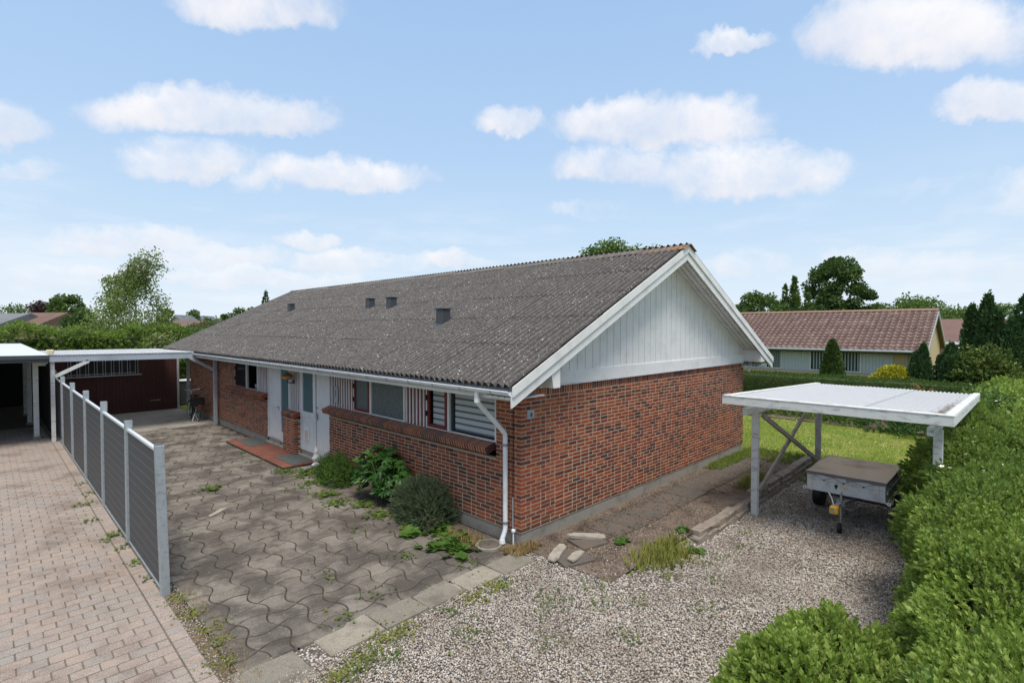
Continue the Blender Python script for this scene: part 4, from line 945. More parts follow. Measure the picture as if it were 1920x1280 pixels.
#STAGE3
# ------------------------------------------------------------------ white carport on the right
rc = thing('timber_carport', (6.6, -3.3, -.2), 'weathered white timber carport with ribbed white roof above the trailer', 'carport')
def zc(x): return 2.20-(x-3.6)*.037
def sb(nm, a, b, w, h, mat=WOODW): return beam(nm, mat, rc, a, b, w, h, ch=.005)
XF, XB, YL, YR = 3.60, 9.60, -1.70, -4.92
sb('front_fascia', (XF, YL+.02, zc(XF)-.07), (XF, YR-.02, zc(XF)-.07), .035, .145)
sb('fascia_cap', (XF+.035, YL+.02, zc(XF)+.009), (XF+.035, YR-.02, zc(XF)+.009), .12, .022)
for y in (YL, YR):
    sb('side_fascia', (XF+.02, y, zc(XF)-.07), (XB, y, zc(XB)-.07), .035, .145)
    sb('fascia_cap', (XF+.1, y-(.04 if y == YL else -.04), zc(XF)+.009), (XB, y-(.04 if y == YL else -.04), zc(XB)+.009), .11, .022)
sb('rear_fascia', (XB, YL, zc(XB)-.10), (XB, YR, zc(XB)-.10), .035, .10)
for y in (-2.02, -4.655): sb('beam', (3.74, y, zc(3.74)-.265), (9.5, y, zc(9.5)-.265), .075, .125)
for (x, y) in ((4.66, -1.90), (9.2, -1.86), (4.66, -4.67), (9.3, -4.67)): box('post', WOODW if x < 5 else GREYW, rc, (x-.055, y-.06, -.3), (x+.055, y+.06, zc(x)-.33), .006)
for (x, y) in ((4.66, -1.90), (9.2, -1.86), (4.66, -4.67), (9.3, -4.67)): box('post_head', WOODW, rc, (x-.055, y-.045 if y < -3 else y-.05, zc(x)-.329), (x+.055, y+.045, zc(x)-.30), .003)
sb('brace', (4.80, -1.93, .22), (8.55, -1.90, 1.66), .05, .10, OLDW); sb('brace', (4.78, -1.985, 1.74), (9.05, -1.97, .0), .045, .10, OLDW)
for k in range(6): sb('rafter', (4.2+k*1.0, YL-.02, zc(4.2+k)-.12), (4.2+k*1.0, YR+.02, zc(4.2+k)-.12), .045, .12, OLDW)
yy = YL-.055; wsh = (YL-YR-.11)/3
for k in range(3):
    V, F = corr(14, 5.80, .016, wsh/14, 6, .004)
    Vw = np.stack([XF+.08+V[:, 1], yy-wsh*k-V[:, 0]*.996, zc(XF+.08)-.006-V[:, 1]*.037+V[:, 2]+.008*(k % 2)], 1); mesh_np('roof_sheet', Vw, F, POLY, rc, smooth=True)
    if k: beam('sheet_seam', ANTH, rc, (XF+.3, yy-wsh*k, zc(XF+.3)-.004), (XB-.3, yy-wsh*k, zc(XB-.3)-.004), .012, .02)
# the leaf litter strip in the corner
lit = MB()
for k in range(160):
    x = XF+.1+abs(random.gauss(0, 1.3)); y = YR+.13+abs(random.gauss(0, .05)); s = random.uniform(.01, .03); a = random.uniform(0, 3)
    if x > 9: continue
    z = zc(x)+.014; lit.add([(x+s*math.cos(a), y+s*math.sin(a), z), (x-s*math.sin(a), y+s*math.cos(a), z+.006), (x-s*math.cos(a), y-s*math.sin(a), z), (x+s*math.sin(a), y-s*math.cos(a), z+.004)], [(0, 1, 2, 3)])
tag(lit.build('leaf_litter', OLDW, rc), kind='stuff')

# ------------------------------------------------------------------ trailer
tr = thing('box_trailer', (5.8, -3.33, -.2), 'small grey metal box trailer with a stained brown cover under the carport', 'trailer')
tx0, tx1, ty0, ty1, tz0, tz1 = 5.02, 6.60, -3.945, -2.72, .40, .71
m = MB()
PAN = plain('grey_panel', (.60, .62, .63), .5, .25, dirt=(.28, .29, .29), dsc=5, damt=.6)
fp = box('front_panel', PAN, tr, (tx0, ty0, tz0), (tx0+.03, ty1, tz1), .004)
m = MB(); m.box((tx0-.006, ty0+.03, tz0+.20), (tx0-.001, ty1-.03, tz0+.212)); m.box((tx0-.006, ty0+.085, tz0), (tx0-.001, ty0+.093, tz1)); m.box((tx0-.006, ty1-.093, tz0), (tx0-.001, ty1-.085, tz1)); m.build('panel_rib', STEEL, fp)
box('side_panel', PAN, tr, (tx0+.031, ty0, tz0), (tx1, ty0+.03, tz1), .004); box('side_panel', PAN, tr, (tx0+.031, ty1-.03, tz0), (tx1, ty1, tz1), .004); box('rear_panel', PAN, tr, (tx1+.001, ty0, tz0), (tx1+.03, ty1, tz1), .004)
box('side_rail', STEEL, tr, (tx0+.05, ty0-.03, tz0+.14), (tx1, ty0-.002, tz0+.19), .004)
box('floor', ANTH, tr, (tx0+.03, ty0+.03, tz0+.0), (tx1, ty1-.03, tz0+.03))
# cover : a softly sagging sheet with hem
nxs, nys = 26, 20; xs = np.linspace(tx0-.018, tx1+.04, nxs); ysn = np.linspace(ty0-.018, ty1+.018, nys); X, Y = np.meshgrid(xs, ysn, indexing='ij')
U = (X-xs[0])/(xs[-1]-xs[0]); Wv = (Y-ysn[0])/(ysn[-1]-ysn[0])
Z = tz1+.045+.012*np.sin(U*9)*np.sin(Wv*5)-.035*np.sin(U*PI)**2*np.sin(Wv*PI)**2+.006*np.sin(U*31+Wv*9)*np.sin(Wv*PI)
V = np.stack([X.ravel(), Y.ravel(), Z.ravel()], 1); i = np.arange((nxs-1)*nys).reshape(nxs-1, nys)[:, :-1].ravel(); F = np.stack([i, i+nys, i+nys+1, i+1], 1)
cv = mesh_np('cover', V, F, TARP, tr, smooth=True)
m = MB(); e = .020
ring = [(xs[0], ysn[0]), (xs[-1], ysn[0]), (xs[-1], ysn[-1]), (xs[0], ysn[-1])]
for a in range(4):
    p, q = ring[a], ring[(a+1) % 4]; nn = 14
    for k in range(nn):
        t0, t1 = k/nn, (k+1)/nn; P = [(p[0]+(q[0]-p[0])*t, p[1]+(q[1]-p[1])*t) for t in (t0, t1)]; dz = [.052+.006*math.sin(t*23) for t in (t0, t1)]
        m.add([(P[0][0], P[0][1], tz1+.045), (P[1][0], P[1][1], tz1+.045), (P[1][0], P[1][1], tz1+.04-dz[1]), (P[0][0], P[0][1], tz1+.04-dz[0])], [(0, 1, 2, 3)])
m.build('cover_hem', TARPE, cv)
m = MB(); pts = []
for k in range(7): pts.append((tx0-.028, ty1-.13-k*.155, tz1-.015-(.075 if k % 2 else 0)))
m.tube(pts, .004, 5); pts2 = [(tx0+.1+k*.2, ty0-.036, tz1-.02-(.07 if k % 2 else 0)) for k in range(7)]; m.tube(pts2, .004, 5); m.build('elastic_cord', plain('cord_grey', (.12, .12, .14), .7), cv)
for k in (1, 3, 5): MB().lathe([(.016, 0), (.016, .012), (.006, .02)], (0, 0, 0), 10, Matrix.Translation((tx0-.001, ty1-.13-k*.155, tz1-.092)) @ Matrix.Rotation(-PI/2, 4, 'Y')).build('cord_hook', BLACK, fp)
MB().torus((tx0-.026, ty1-.66, tz1-.03), (1, 0, 0), .018, .004, 14, 5).build('cover_ring', BLACK, cv)
MB().lathe([(.03, 0), (.026, .012)], (0, 0, 0), 12, Matrix.Translation((tx0-.001, -3.20, .545)) @ Matrix.Rotation(-PI/2, 4, 'Y')).box((tx0-.014, -3.212, .495), (tx0-.002, -3.188, .54)).build('socket_symbol', BLACK, fp)
text('750', 'weight_number', YELLOWP, fp, .085, Matrix.Translation((tx0-.003, -3.325, .535)) @ FACM)
for (y, z) in ((ty1+.035, .43), (ty0-.055, .40)):
    k = MB().lathe([(.030, 0), (.030, .012)], (0, 0, 0), 16, Matrix.Translation((tx0-.01, y, z)) @ Matrix.Rotation(-PI/2, 4, 'Y')).box((tx0-.004, min(y, ty1 if y > -3 else ty0), z-.01), (tx0+.01, max(y, ty1 if y > -3 else ty0), z+.01)).build('marker_reflector', WHITE2, tr, True)
    MB().lathe([(.010, 0), (.008, .006)], (0, 0, 0), 10, Matrix.Translation((tx0-.023, y, z)) @ Matrix.Rotation(-PI/2, 4, 'Y')).build('reflector_centre', BLACK, k)
for y in (ty1-.02, ty0+.02-.16):
    xw = 6.15; rwh = .25; w = MB().lathe([(.17, 0), (.235, .0), (.25, .03), (.25, .13), (.235, .16), (.17, .16)], (0, 0, 0), 30, Matrix.Translation((xw, y+.16, -.2+rwh)) @ Matrix.Rotation(PI/2, 4, 'X')).build('wheel', BLACK, tr, True)
    MB().lathe([(.165, .01), (.14, .03), (.05, .03), (.05, .0)], (0, 0, 0), 24, Matrix.Translation((xw, y+.162 if y > -3.5 else y+.001, -.2+rwh)) @ Matrix.Rotation(PI/2, 4, 'X')).build('rim', STEEL, w, True)
box('axle', ANTH, tr, (6.12, ty0+.05, .04), (6.18, ty1-.05, .09))
m = MB(); m.beam((5.9, -2.9, .36), (4.75, -3.30, .32), .05, .05); m.beam((5.9, -3.75, .36), (4.75, -3.34, .32), .05, .05); m.beam((4.80, -3.32, .32), (4.36, -3.32, .32), .07, .06); m.build('drawbar', STEEL, tr)
m = MB(); m.tube([(4.74, -3.345, .50), (4.74, -3.345, -.05)], .024, 12); m.tube([(4.74, -3.345, -.06), (4.74, -3.345, -.12)], .014, 8); m.lathe([(.032, 0), (.032, .05)], (4.74, -3.345, .29), 12); m.tube([(4.74, -3.345, .50), (4.74, -3.345, .53), (4.80, -3.345, .55)], .008, 6); m.box((4.71, -3.40, .29), (4.77, -3.345, .34))
jw = m.build('jockey_leg', STEEL, tr, True)
wj = MB().lathe([(.06, 0), (.092, .005), (.10, .02), (.10, .045), (.092, .06), (.06, .065)], (0, 0, 0), 24, Matrix.Translation((4.72, -3.30, -.10)) @ Matrix.Rotation(PI/2, 4, 'X')).build('jockey_wheel', BLACK, jw, True)
m = MB(); m.box((4.70, -3.375, -.11), (4.74, -3.366, .0)); m.box((4.70, -3.298, -.11), (4.74, -3.292, .0)); m.box((4.70, -3.37, -.01), (4.76, -3.30, .0)); m.build('wheel_fork', STEEL, jw)
lk = MB().box((4.30, -3.385, .235), (4.45, -3.255, .37), None, .02).build('hitch_lock', YELLOWP, tr)
m = MB(); m.lathe([(.03, 0), (.03, .01)], (0, 0, 0), 12, Matrix.Translation((4.296, -3.31, .32)) @ Matrix.Rotation(-PI/2, 4, 'Y')); m.box((4.288, -3.36, .255), (4.299, -3.28, .275)); m.build('lock_front', STEEL, lk)
MB().tube([(4.42, -3.30, .37), (4.50, -3.25, .46), (4.75, -3.15, .47), (5.02, -3.05, .43)], .010, 6).build('cable', WHITE2, tr, True); MB().tube([(4.78, -3.37, .27), (4.72, -3.47, .24), (4.86, -3.55, .26), (5.1, -3.62, .36)], .008, 6).build('handle_bar', STEEL, tr, True)

# ------------------------------------------------------------------ edging blocks, flags, loose stones
eb = thing('garden_edging_wall', (4.5, -1.7, -.2), 'low dry wall of rough grey-brown blocks between soil strip and gravel', 'garden wall')
def roughblock(w, d, h, seed):
    r = random.Random(seed); bm = bmesh.new(); bmesh.ops.create_cube(bm, size=1)
    for v in bm.verts: v.co = Vector((v.co.x*w, v.co.y*d, v.co.z*h))
    bmesh.ops.bevel(bm, geom=bm.edges[:], offset=min(w, d, h)*.13, segments=1, affect='EDGES')
    for v in bm.verts: v.co += Vector((r.gauss(0, .006), r.gauss(0, .006), r.gauss(0, .005)))
    me = bpy.data.meshes.new('block'); bm.to_mesh(me); bm.free(); me.materials.append(STONEB); return me
bms = [roughblock(.40, .19, .105, s) for s in range(5)]
for cs in range(3):
    x = 2.35+.15*cs
    k = 0
    while x < 9.0:
        g0 = float(-.2*sm(x, .4, 3.0)); z = g0+.05+.098*cs
        if cs == 2 and (x < 5.0): x += .41; continue
        if z > .13: x += .41; continue
        o = link('block', bms[(k+cs) % 5], eb, (x+.2-4.5, -1.72+.03*cs+random.uniform(-.012, .012)+1.7, z+.2)); o.rotation_euler = (R(random.gauss(0, 1.5)), R(random.gauss(0, 1)), R(random.gauss(0, 2))+(PI if k % 2 else 0))
        x += .41; k += 1
fl = tag(MB().box((1.30, -1.02, -.09), (8.7, -.18, -.04)).build('flagstone_path', JOINT), kind='structure')
x = 1.36; k = 0
while x < 8.6:
    w = random.choice([.58, .62, .50]); o = link('flagstone', slabmesh(w-.02, .72 if k % 3 else .66, .05, DKFLAG, 'flagstone'), fl, (x+w/2, -.60+random.uniform(-.03, .03), .012+random.uniform(-.006, .006)))
    o.rotation_euler = (R(random.gauss(0, .5)), R(random.gauss(0, .5)), R(random.gauss(0, 2))); x += w; k += 1
for (x, y, w, d, rz, lab) in ((.22, -.86, .52, .42, -.35, 'dark square flagstone under the two stacked concrete pieces near the corner'), (.86, -.66, .50, .42, -.25, 'dark flagstone next to the slanted pale concrete piece')):
    o = MB().box((-w/2, -d/2, -.05), (w/2, d/2, .012), None, .008).build('loose_flagstone', DKFLAG); o.location = (x, y, .02); o.rotation_euler = (R(2), R(-1), rz); tag(o, lab, 'flagstone', 'dark flags near the house corner')
def broken(pts, h, seed, loc, rot, label):
    r = random.Random(seed); m = MB(); P = [(a+r.gauss(0, .006), b+r.gauss(0, .006), 0) for a, b in pts]; n = len(P)
    T = [(a*.95+r.gauss(0, .004), b*.93+r.gauss(0, .004), h+r.gauss(0, .005)) for a, b, _ in P]; Md = [(a*1.01, b*1.01, h*.72+r.gauss(0, .006)) for a, b, _ in P]
    m.add(P+Md+T, [tuple(range(n))[::-1], tuple(range(2*n, 3*n))]+[(i, (i+1) % n, n+(i+1) % n, n+i) for i in range(n)]+[(n+i, n+(i+1) % n, 2*n+(i+1) % n, 2*n+i) for i in range(n)])
    o = m.build('concrete_fragment', CONCL); o.location = loc; o.rotation_euler = rot; return tag(o, label, 'concrete piece', 'broken pale concrete pieces by the corner')
broken([(-.26, -.05), (-.15, -.075), (.05, -.07), (.20, -.075), (.27, -.02), (.24, .06), (.08, .075), (-.12, .07), (-.24, .05)], .042, 1, (.12, -.64, .035), (R(3), R(-4), R(20)), 'pale broken concrete piece nearest the house corner, left of the pair')
broken([(-.22, -.05), (-.10, -.08), (.06, -.06), (.18, -.07), (.23, .0), (.16, .065), (.02, .06), (-.15, .075)], .04, 2, (.22, -.90, .035), (R(-3), R(3), R(14)), 'knobbly beige concrete piece lying lowest, at the gravel edge')
broken([(-.32, -.02), (-.24, -.07), (.22, -.08), (.31, -.04), (.30, .05), (.20, .075), (-.20, .07)], .05, 3, (.92, -.58, .04), (R(5), R(4), R(-43)), 'smooth long pale concrete piece farthest from the corner, lying slanted')
bone = broken([(-.24, -.03), (-.14, -.05), (.10, -.045), (.22, -.06), (.25, .01), (.16, .05), (-.08, .04), (-.2, .05)], .02, 9, (-2.9, 5.05, .003), (0, 0, R(40)), 'pale smooth mortar patch lying on the wavy pavers'); bone['category'] = 'stone'; bone.name = 'pale_stone'; del bone['group']

# ------------------------------------------------------------------ gravel stones
def gdens(x, y):
    """probability that loose pebbles cover this spot"""
    d = np.ones_like(x)
    e = -.50+.04*np.sin(x*3.1)
    d *= sm(e-y, -.04, .07)                                      # past the slab edging
    soil = sm(x, -.35, .1)*(1-sm(-y, 1.50+.35*np.sin(x*1.9+.5)+np.clip(1.4-np.abs(x-1.0), 0, 1)*.55, 1.95+np.clip(1.4-np.abs(x-1.0), 0, 1)*.75))
    d *= 1-soil*.94
    d *= np.where((x > 2.3) & (y > -1.84), 0, 1)
    d *= np.clip((8.4+.3*np.sin(y*4)-x)/.5, 0, 1)
    return d
def pebbles(n, x0, x1, y0, y1, s0, s1):
    x = RS.uniform(x0, x1, n); y = RS.uniform(y0, y1, n); k = RS.rand(n) < gdens(x, y); x = x[k]; y = y[k]
    v = np.stack([x, y, np.zeros(len(x))], 1)-CAM; d = v@FW; px = 960+974*(v@RT)/d; py = 640-974*(v@UPV)/d
    k = (px > -40) & (px < 1960) & (py < 1330); return x[k], y[k], RS.uniform(s0, s1, k.sum())
parts = [pebbles(92000, -5, 2.5, -4.7, -.4, .0085, .0155), pebbles(30000, 2.5, 8.6, -5.0, -1.7, .011, .020)]
x = np.concatenate([p[0] for p in parts]); y = np.concatenate([p[1] for p in parts]); s = np.concatenate([p[2] for p in parts])
OCT = (np.array([(1, 0, 0), (.3, .95, .1), (-.9, .3, 0), (-.2, -1, -.1), (.1, .1, .7), (0, 0, -.7), (.55, .5, .45)], float), np.array([(0, 1, 6), (1, 4, 6), (4, 0, 6), (1, 2, 4), (2, 3, 4), (3, 0, 4), (1, 0, 5), (2, 1, 5), (3, 2, 5), (0, 3, 5)]))
k = len(x); T = np.stack([x, y, H(x, y)-.012+s*RS.uniform(.0, .8, k)], 1)
Mx = rot_basis(RS.normal(size=(k, 3))*[1, 1, .35]); V, F = rep(OCT[0], OCT[1], Mx, T, np.stack([s*RS.uniform(.7, 1.4, k), s*RS.uniform(.8, 1.3, k), s*RS.uniform(.5, .9, k)], 1))
tag(mesh_np('gravel', V, F, PEBBLE, None, np.repeat(RS.rand(k), len(OCT[1]))), kind='stuff')
print('pebbles', k)
def crumbs(name, n, x0, x1, y0, y1, s0, s1, mat, f=None):
    x = RS.uniform(x0, x1, n); y = RS.uniform(y0, y1, n)
    if f is not None: q = RS.rand(n) < f(x, y); x = x[q]; y = y[q]
    k = len(x); s = RS.uniform(s0, s1, k); T = np.stack([x, y, H(x, y)-.004+s*.3], 1)
    V, F = rep(OCT[0], OCT[1], rot_basis(RS.normal(size=(k, 3))), T, s); return tag(mesh_np(name, V, F, mat, None, np.repeat(RS.rand(k), len(OCT[1]))), kind='stuff')
crumbs('soil_crumbs', 9000, .1, 9, -1.68, -.03, .004, .013, SOIL); crumbs('path_crumbs', 5000, 1.2, 8.6, -1.0, -.2, .004, .016, SOIL, lambda x, y: .15+.85*np.exp(-((np.abs(y+.6)-.33)/.12)**2)); s_path = [o for o in bpy.data.objects if o.name == 'path_crumbs'][0]; s_path.location.z = .02
crumbs('verge_gravel', 1500, -4.34, -4.15, -1.2, 3., .004, .011, PEBBLE); crumbs('soil_gravel', 700, .1, 8.6, -1.66, -.1, .005, .011, PEBBLE)
crumbs('driveway_grit', 900, -4.1, -.4, -.6, 7, .003, .008, PEBBLE, lambda x, y: np.exp(-np.maximum(0, y)/1.4))

# ------------------------------------------------------------------ foliage helpers
def foliage(name, P, Nn, S, tmpl, mat, parent, up=.4, jit=.5, rn=None, kind='stuff', spread_rnd=.3):
    """shoots at P pointing roughly along Nn+up"""
    k = len(P); d = Nn+np.array([0, 0, up])+RS.normal(size=(k, 3))*jit; idx = RS.randint(0, len(tmpl), k); Vs = []; Fs = []; rs = []; n = 0
    base = RS.rand(k) if rn is None else rn
    for t in range(len(tmpl)):
        q = idx == t
        if not q.any(): continue
        V, F = rep(tmpl[t][0], tmpl[t][1], rot_basis(d[q]), P[q], S[q]); Vs.append(V); Fs.append(F+n); n += len(V)
        nf = len(tmpl[t][1]); rs.append(np.clip(np.repeat(base[q], nf)+RS.uniform(-spread_rnd, spread_rnd, q.sum()*nf), 0, 1))
    o = mesh_np(name, np.vstack(Vs), np.vstack(Fs), mat, parent, np.concatenate(rs)); return tag(o, kind=kind) if kind else o
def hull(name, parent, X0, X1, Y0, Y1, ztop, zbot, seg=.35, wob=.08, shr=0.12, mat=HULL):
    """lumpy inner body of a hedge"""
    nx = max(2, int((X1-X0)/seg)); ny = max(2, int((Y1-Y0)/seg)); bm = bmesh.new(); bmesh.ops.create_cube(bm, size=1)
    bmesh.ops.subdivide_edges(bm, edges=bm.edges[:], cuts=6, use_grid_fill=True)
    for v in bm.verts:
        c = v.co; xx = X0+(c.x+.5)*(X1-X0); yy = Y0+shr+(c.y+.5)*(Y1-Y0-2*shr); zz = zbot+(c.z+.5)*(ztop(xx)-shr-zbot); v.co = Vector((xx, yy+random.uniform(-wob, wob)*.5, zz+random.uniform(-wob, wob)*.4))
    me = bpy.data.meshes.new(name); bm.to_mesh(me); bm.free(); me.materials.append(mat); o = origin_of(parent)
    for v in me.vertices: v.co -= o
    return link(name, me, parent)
SP_NEAR = [sprig(9, .13, .052, 52, LEAF, s, .95) for s in range(4)]
SP_MID = [sprig(8, .16, .065, 55, LEAF2, s+10, 1.) for s in range(4)]
SP_FAR = [sprig(6, .2, .11, 60, LEAF2, s+20, 1.2) for s in range(3)]

# big hedge on the right
hg = thing('privet_hedge', (4, -5.6, 0), 'tall bright green privet hedge running along the gravel on the right', 'hedge')
def ztop(x): return 1.36+.05*math.sin(x*1.3)+.04*math.sin(x*3.1+1)
zt_v = np.vectorize(ztop)
def yfront(x): return np.interp(x, [-3, -1, 1, 3, 6, 22], [-5.35, -5.25, -5.05, -4.86, -4.72, -4.72])+.07*np.sin(x*1.1)+.04*np.sin(x*2.7+.6)
def hedge_pts(n, x0, x1, yb=-7.2):
    fr = .45; nt = int(n*(1-fr)); nf = n-nt
    x = RS.uniform(x0, x1, nt); y = RS.uniform(yb, -4.5, nt); y = np.minimum(y, yfront(x)+.03)
    lump = .07*np.sin(x*2.3+y*1.1)+.05*np.sin(x*5.1-y*3.7)+.05*np.sin(y*6.3+x)
    edge = np.clip((y-(yfront(x)-.35))/.35, 0, 1)
    P1 = np.stack([x, y, zt_v(x)+lump-.20*edge**2-RS.rand(nt)**2*.16], 1); N1 = np.stack([np.zeros(nt), edge*.8, np.ones(nt)], 1)
    x = RS.uniform(x0, x1, nf); z = RS.uniform(-.2, 1.25, nf); bul = .10*np.sin(x*2.1+z*3)+.06*np.sin(x*6+z*5)
    P2 = np.stack([x, yfront(x)+bul+.16*np.sin(z*2.2)-RS.rand(nf)**2*.15, z], 1); N2 = np.tile([0, 1., .2], (nf, 1))
    return np.vstack([P1, P2]), np.vstack([N1, N2])
P, Nn = hedge_pts(18000, -2.9, 2.2, -6.9); foliage('foliage', P, Nn, RS.uniform(.62, 1.15, len(P)), SP_NEAR, L_PRIV, hg, .35, .42)
P, Nn = hedge_pts(10000, 2.0, 8.5, -6.6); foliage('foliage_mid', P, Nn, RS.uniform(.65, 1.2, len(P)), SP_MID, L_WILD, hg, .35, .45)
P, Nn = hedge_pts(6500, 8.3, 22.3); foliage('foliage_far', P, Nn, RS.uniform(.55, .95, len(P)), SP_FAR, L_PRIV, hg, .3, .5)
P, Nn = hedge_pts(520, -2.9, 7, -6.5); foliage('long_shoots', P, Nn, RS.uniform(1.1, 1.6, len(P)), SP_NEAR, L_LIGHT, hg, .9, .35)
hull('branches', hg, 3.0, 22.3, -7.3, -4.72, ztop, -.3, shr=.16); hull('branches', hg, -3.0, 3.0, -7.3, -5.1, ztop, -.3, shr=.22)
# corner shoot of the hedge, toward the drive
hc = thing('hedge_end_bush', (-1.1, -4.2, 0), 'rounded low end of the hedge jutting over the gravel at the bottom', 'hedge')
n = 5200; th = RS.uniform(0, 2*PI, n); ph_ = np.arccos(RS.uniform(-.25, 1, n)); rr = 1-RS.rand(n)**2*.22
dx, dy, dz = np.sin(ph_)*np.cos(th), np.sin(ph_)*np.sin(th), np.cos(ph_)
pw = lambda a, e: np.sign(a)*np.abs(a)**e
rad = 1+.10*np.sin(th*3+1)+.07*np.sin(th*7)*np.sin(ph_*4)
P = np.stack([-1.35+pw(dx, .75)*.80*rr*rad, -4.62+pw(dy, .7)*.66*rr*rad, .34+pw(dz, .8)*.56*rr*rad], 1)
foliage('foliage', P, np.stack([dx, dy, dz], 1), RS.uniform(.75, 1.35, n), SP_NEAR, L_PRIV, hc, .4, .4)
bm = bmesh.new(); bmesh.ops.create_icosphere(bm, subdivisions=3, radius=1)
for v in bm.verts: v.co = Vector((-1.35+1.1, -4.62+4.2, .30))+Vector((v.co.x*.62, v.co.y*.50, v.co.z*.42))
me = bpy.data.meshes.new('branches'); bm.to_mesh(me); bm.free(); me.materials.append(HULL); link('branches', me, hc)
# flowering shrubs inside the hedge line
def blob(P0, r, n, tm, S, mat, parent, nm='foliage', up=.3, jit=.5, squ=1.):
    th = RS.uniform(0, 2*PI, n); ph_ = np.arccos(RS.uniform(-.3, 1, n)); rr = 1-RS.rand(n)**1.6*.45; q = 1+.16*np.sin(th*3+P0[0])*np.sin(ph_*3)+.1*np.sin(th*6+P0[1])
    d = np.stack([np.sin(ph_)*np.cos(th), np.sin(ph_)*np.sin(th), np.cos(ph_)*squ], 1)
    return foliage(nm, np.array(P0)+d*np.array(r)*(rr*q)[:, None], d, RS.uniform(*S, n), tm, mat, parent, up, jit)
FLW = (np.array([(math.cos(a)*r_, math.sin(a)*r_, z_) for a, r_, z_ in [(2*PI*k/10, 1 if k % 2 else .55, .12 if k % 2 else .05) for k in range(10)]]+[(0, 0, 0)]), np.array([(k, (k+1) % 10, 10) for k in range(10)]))
def flowers(P, s, mat, parent, nm='flower'):
    k = len(P); a = RS.normal(size=(k, 3))*.35; Mx = np.stack([np.tile([1., 0, 0], (k, 1))+a*[0, 1, 1], np.tile([0, 1., 0], (k, 1)), np.tile([0, 0, 1.], (k, 1))], 2)
    V, F = rep(FLW[0], FLW[1], Mx, P, s); return tag(mesh_np(nm, V, F, mat, parent), kind='stuff')
fs_ = thing('flowering_shrub', (6.2, -4.7, 0), 'white flowering shrub spilling over the hedge beside the carport post', 'shrub')
blob((6.3, -4.80, .75), (1.5, .55, .72), 1500, SP_MID, (.9, 1.6), L_WILD, fs_); blob((8.6, -4.9, .9), (1.4, .6, .72), 900, SP_MID, (1., 1.8), L_WILD, fs_, 'foliage_rear')
k = 90; P = np.stack([RS.uniform(3.4, 12, k), RS.uniform(-6., -4.75, k), RS.uniform(1.40, 1.54, k)], 1); flowers(P, RS.uniform(.018, .042, k), PETAL, fs_)
fs2 = thing('elder_bush', (11.5, -4.9, 0), 'loose light green bush behind the right rear corner of the carport', 'shrub')
blob((11.6, -4.95, .9), (1.3, .6, .85), 900, SP_FAR, (.6, 1.0), L_LIGHT, fs2)
k = 30; P = np.stack([RS.uniform(10.6, 12.6, k), RS.uniform(-5.4, -4.6, k), RS.uniform(1.5, 1.7, k)], 1); flowers(P, RS.uniform(.02, .045, k), PETAL, fs2)
ms = thing('maple_seedling', (3.6, -4.75, 1.2), 'big pale lobed leaves sticking out of the hedge below the flowers', 'plant')
LOB = (np.array([(0, 0, 0), (.25, .05, 0), (.55, .30, .04), (.30, .38, .02), (.42, .75, .05), (.14, .60, 0), (0, 1.0, -.06), (-.14, .60, 0), (-.42, .75, .05), (-.30, .38, .02), (-.55, .30, .04), (-.25, .05, 0), (0, .4, -.03)]), np.array([(i, (i+1) % 12, 12) for i in range(12)]))
k = 12; P = np.stack([RS.uniform(3.2, 4.3, k), RS.uniform(-4.95, -4.55, k), RS.uniform(1.25, 1.42, k)], 1); foliage('leaf_cluster', P, np.tile([0, .6, .2], (k, 1)), RS.uniform(.10, .2, k), [LOB], L_LIGHT, ms, .1, .4)
# rose/bramble beside trailer at the hedge foot
pk = thing('hedge_foot_plant', (5.2, -4.25, -.2), 'pale ferny shoots at the foot of the hedge beside the trailer', 'plant')
blob((5.0, -4.42, .0), (.6, .25, .35), 260, SP_MID, (.7, 1.2), L_WEED, pk)

# back hedge, trimmed
bh = thing('trimmed_hedge', (21.5, 0, 0), 'long dark trimmed hedge across the back of the lawn', 'hedge')
n = 9000; x = np.where(RS.rand(n) < .5, RS.uniform(20.65, 22.2, n), 20.6-RS.rand(n)*.05+RS.rand(n)**2*.1); top = x > 20.72
y = RS.uniform(-6.5, 14, n); z = np.where(top, 1.16+.03*np.sin(y*2.2)+RS.uniform(-.05, .02, n), RS.uniform(0, 1.18, n))
foliage('foliage', np.stack([x, y, z], 1), np.where(top[:, None], [0, 0, 1.], [-1., 0, .2]), RS.uniform(.30, .55, n), SP_FAR, L_HEDGE, bh, .2, .5)
MB().box((20.68, -6.6, -.2), (22.2, 14.2, 1.13)).build('branches', HULL, bh)

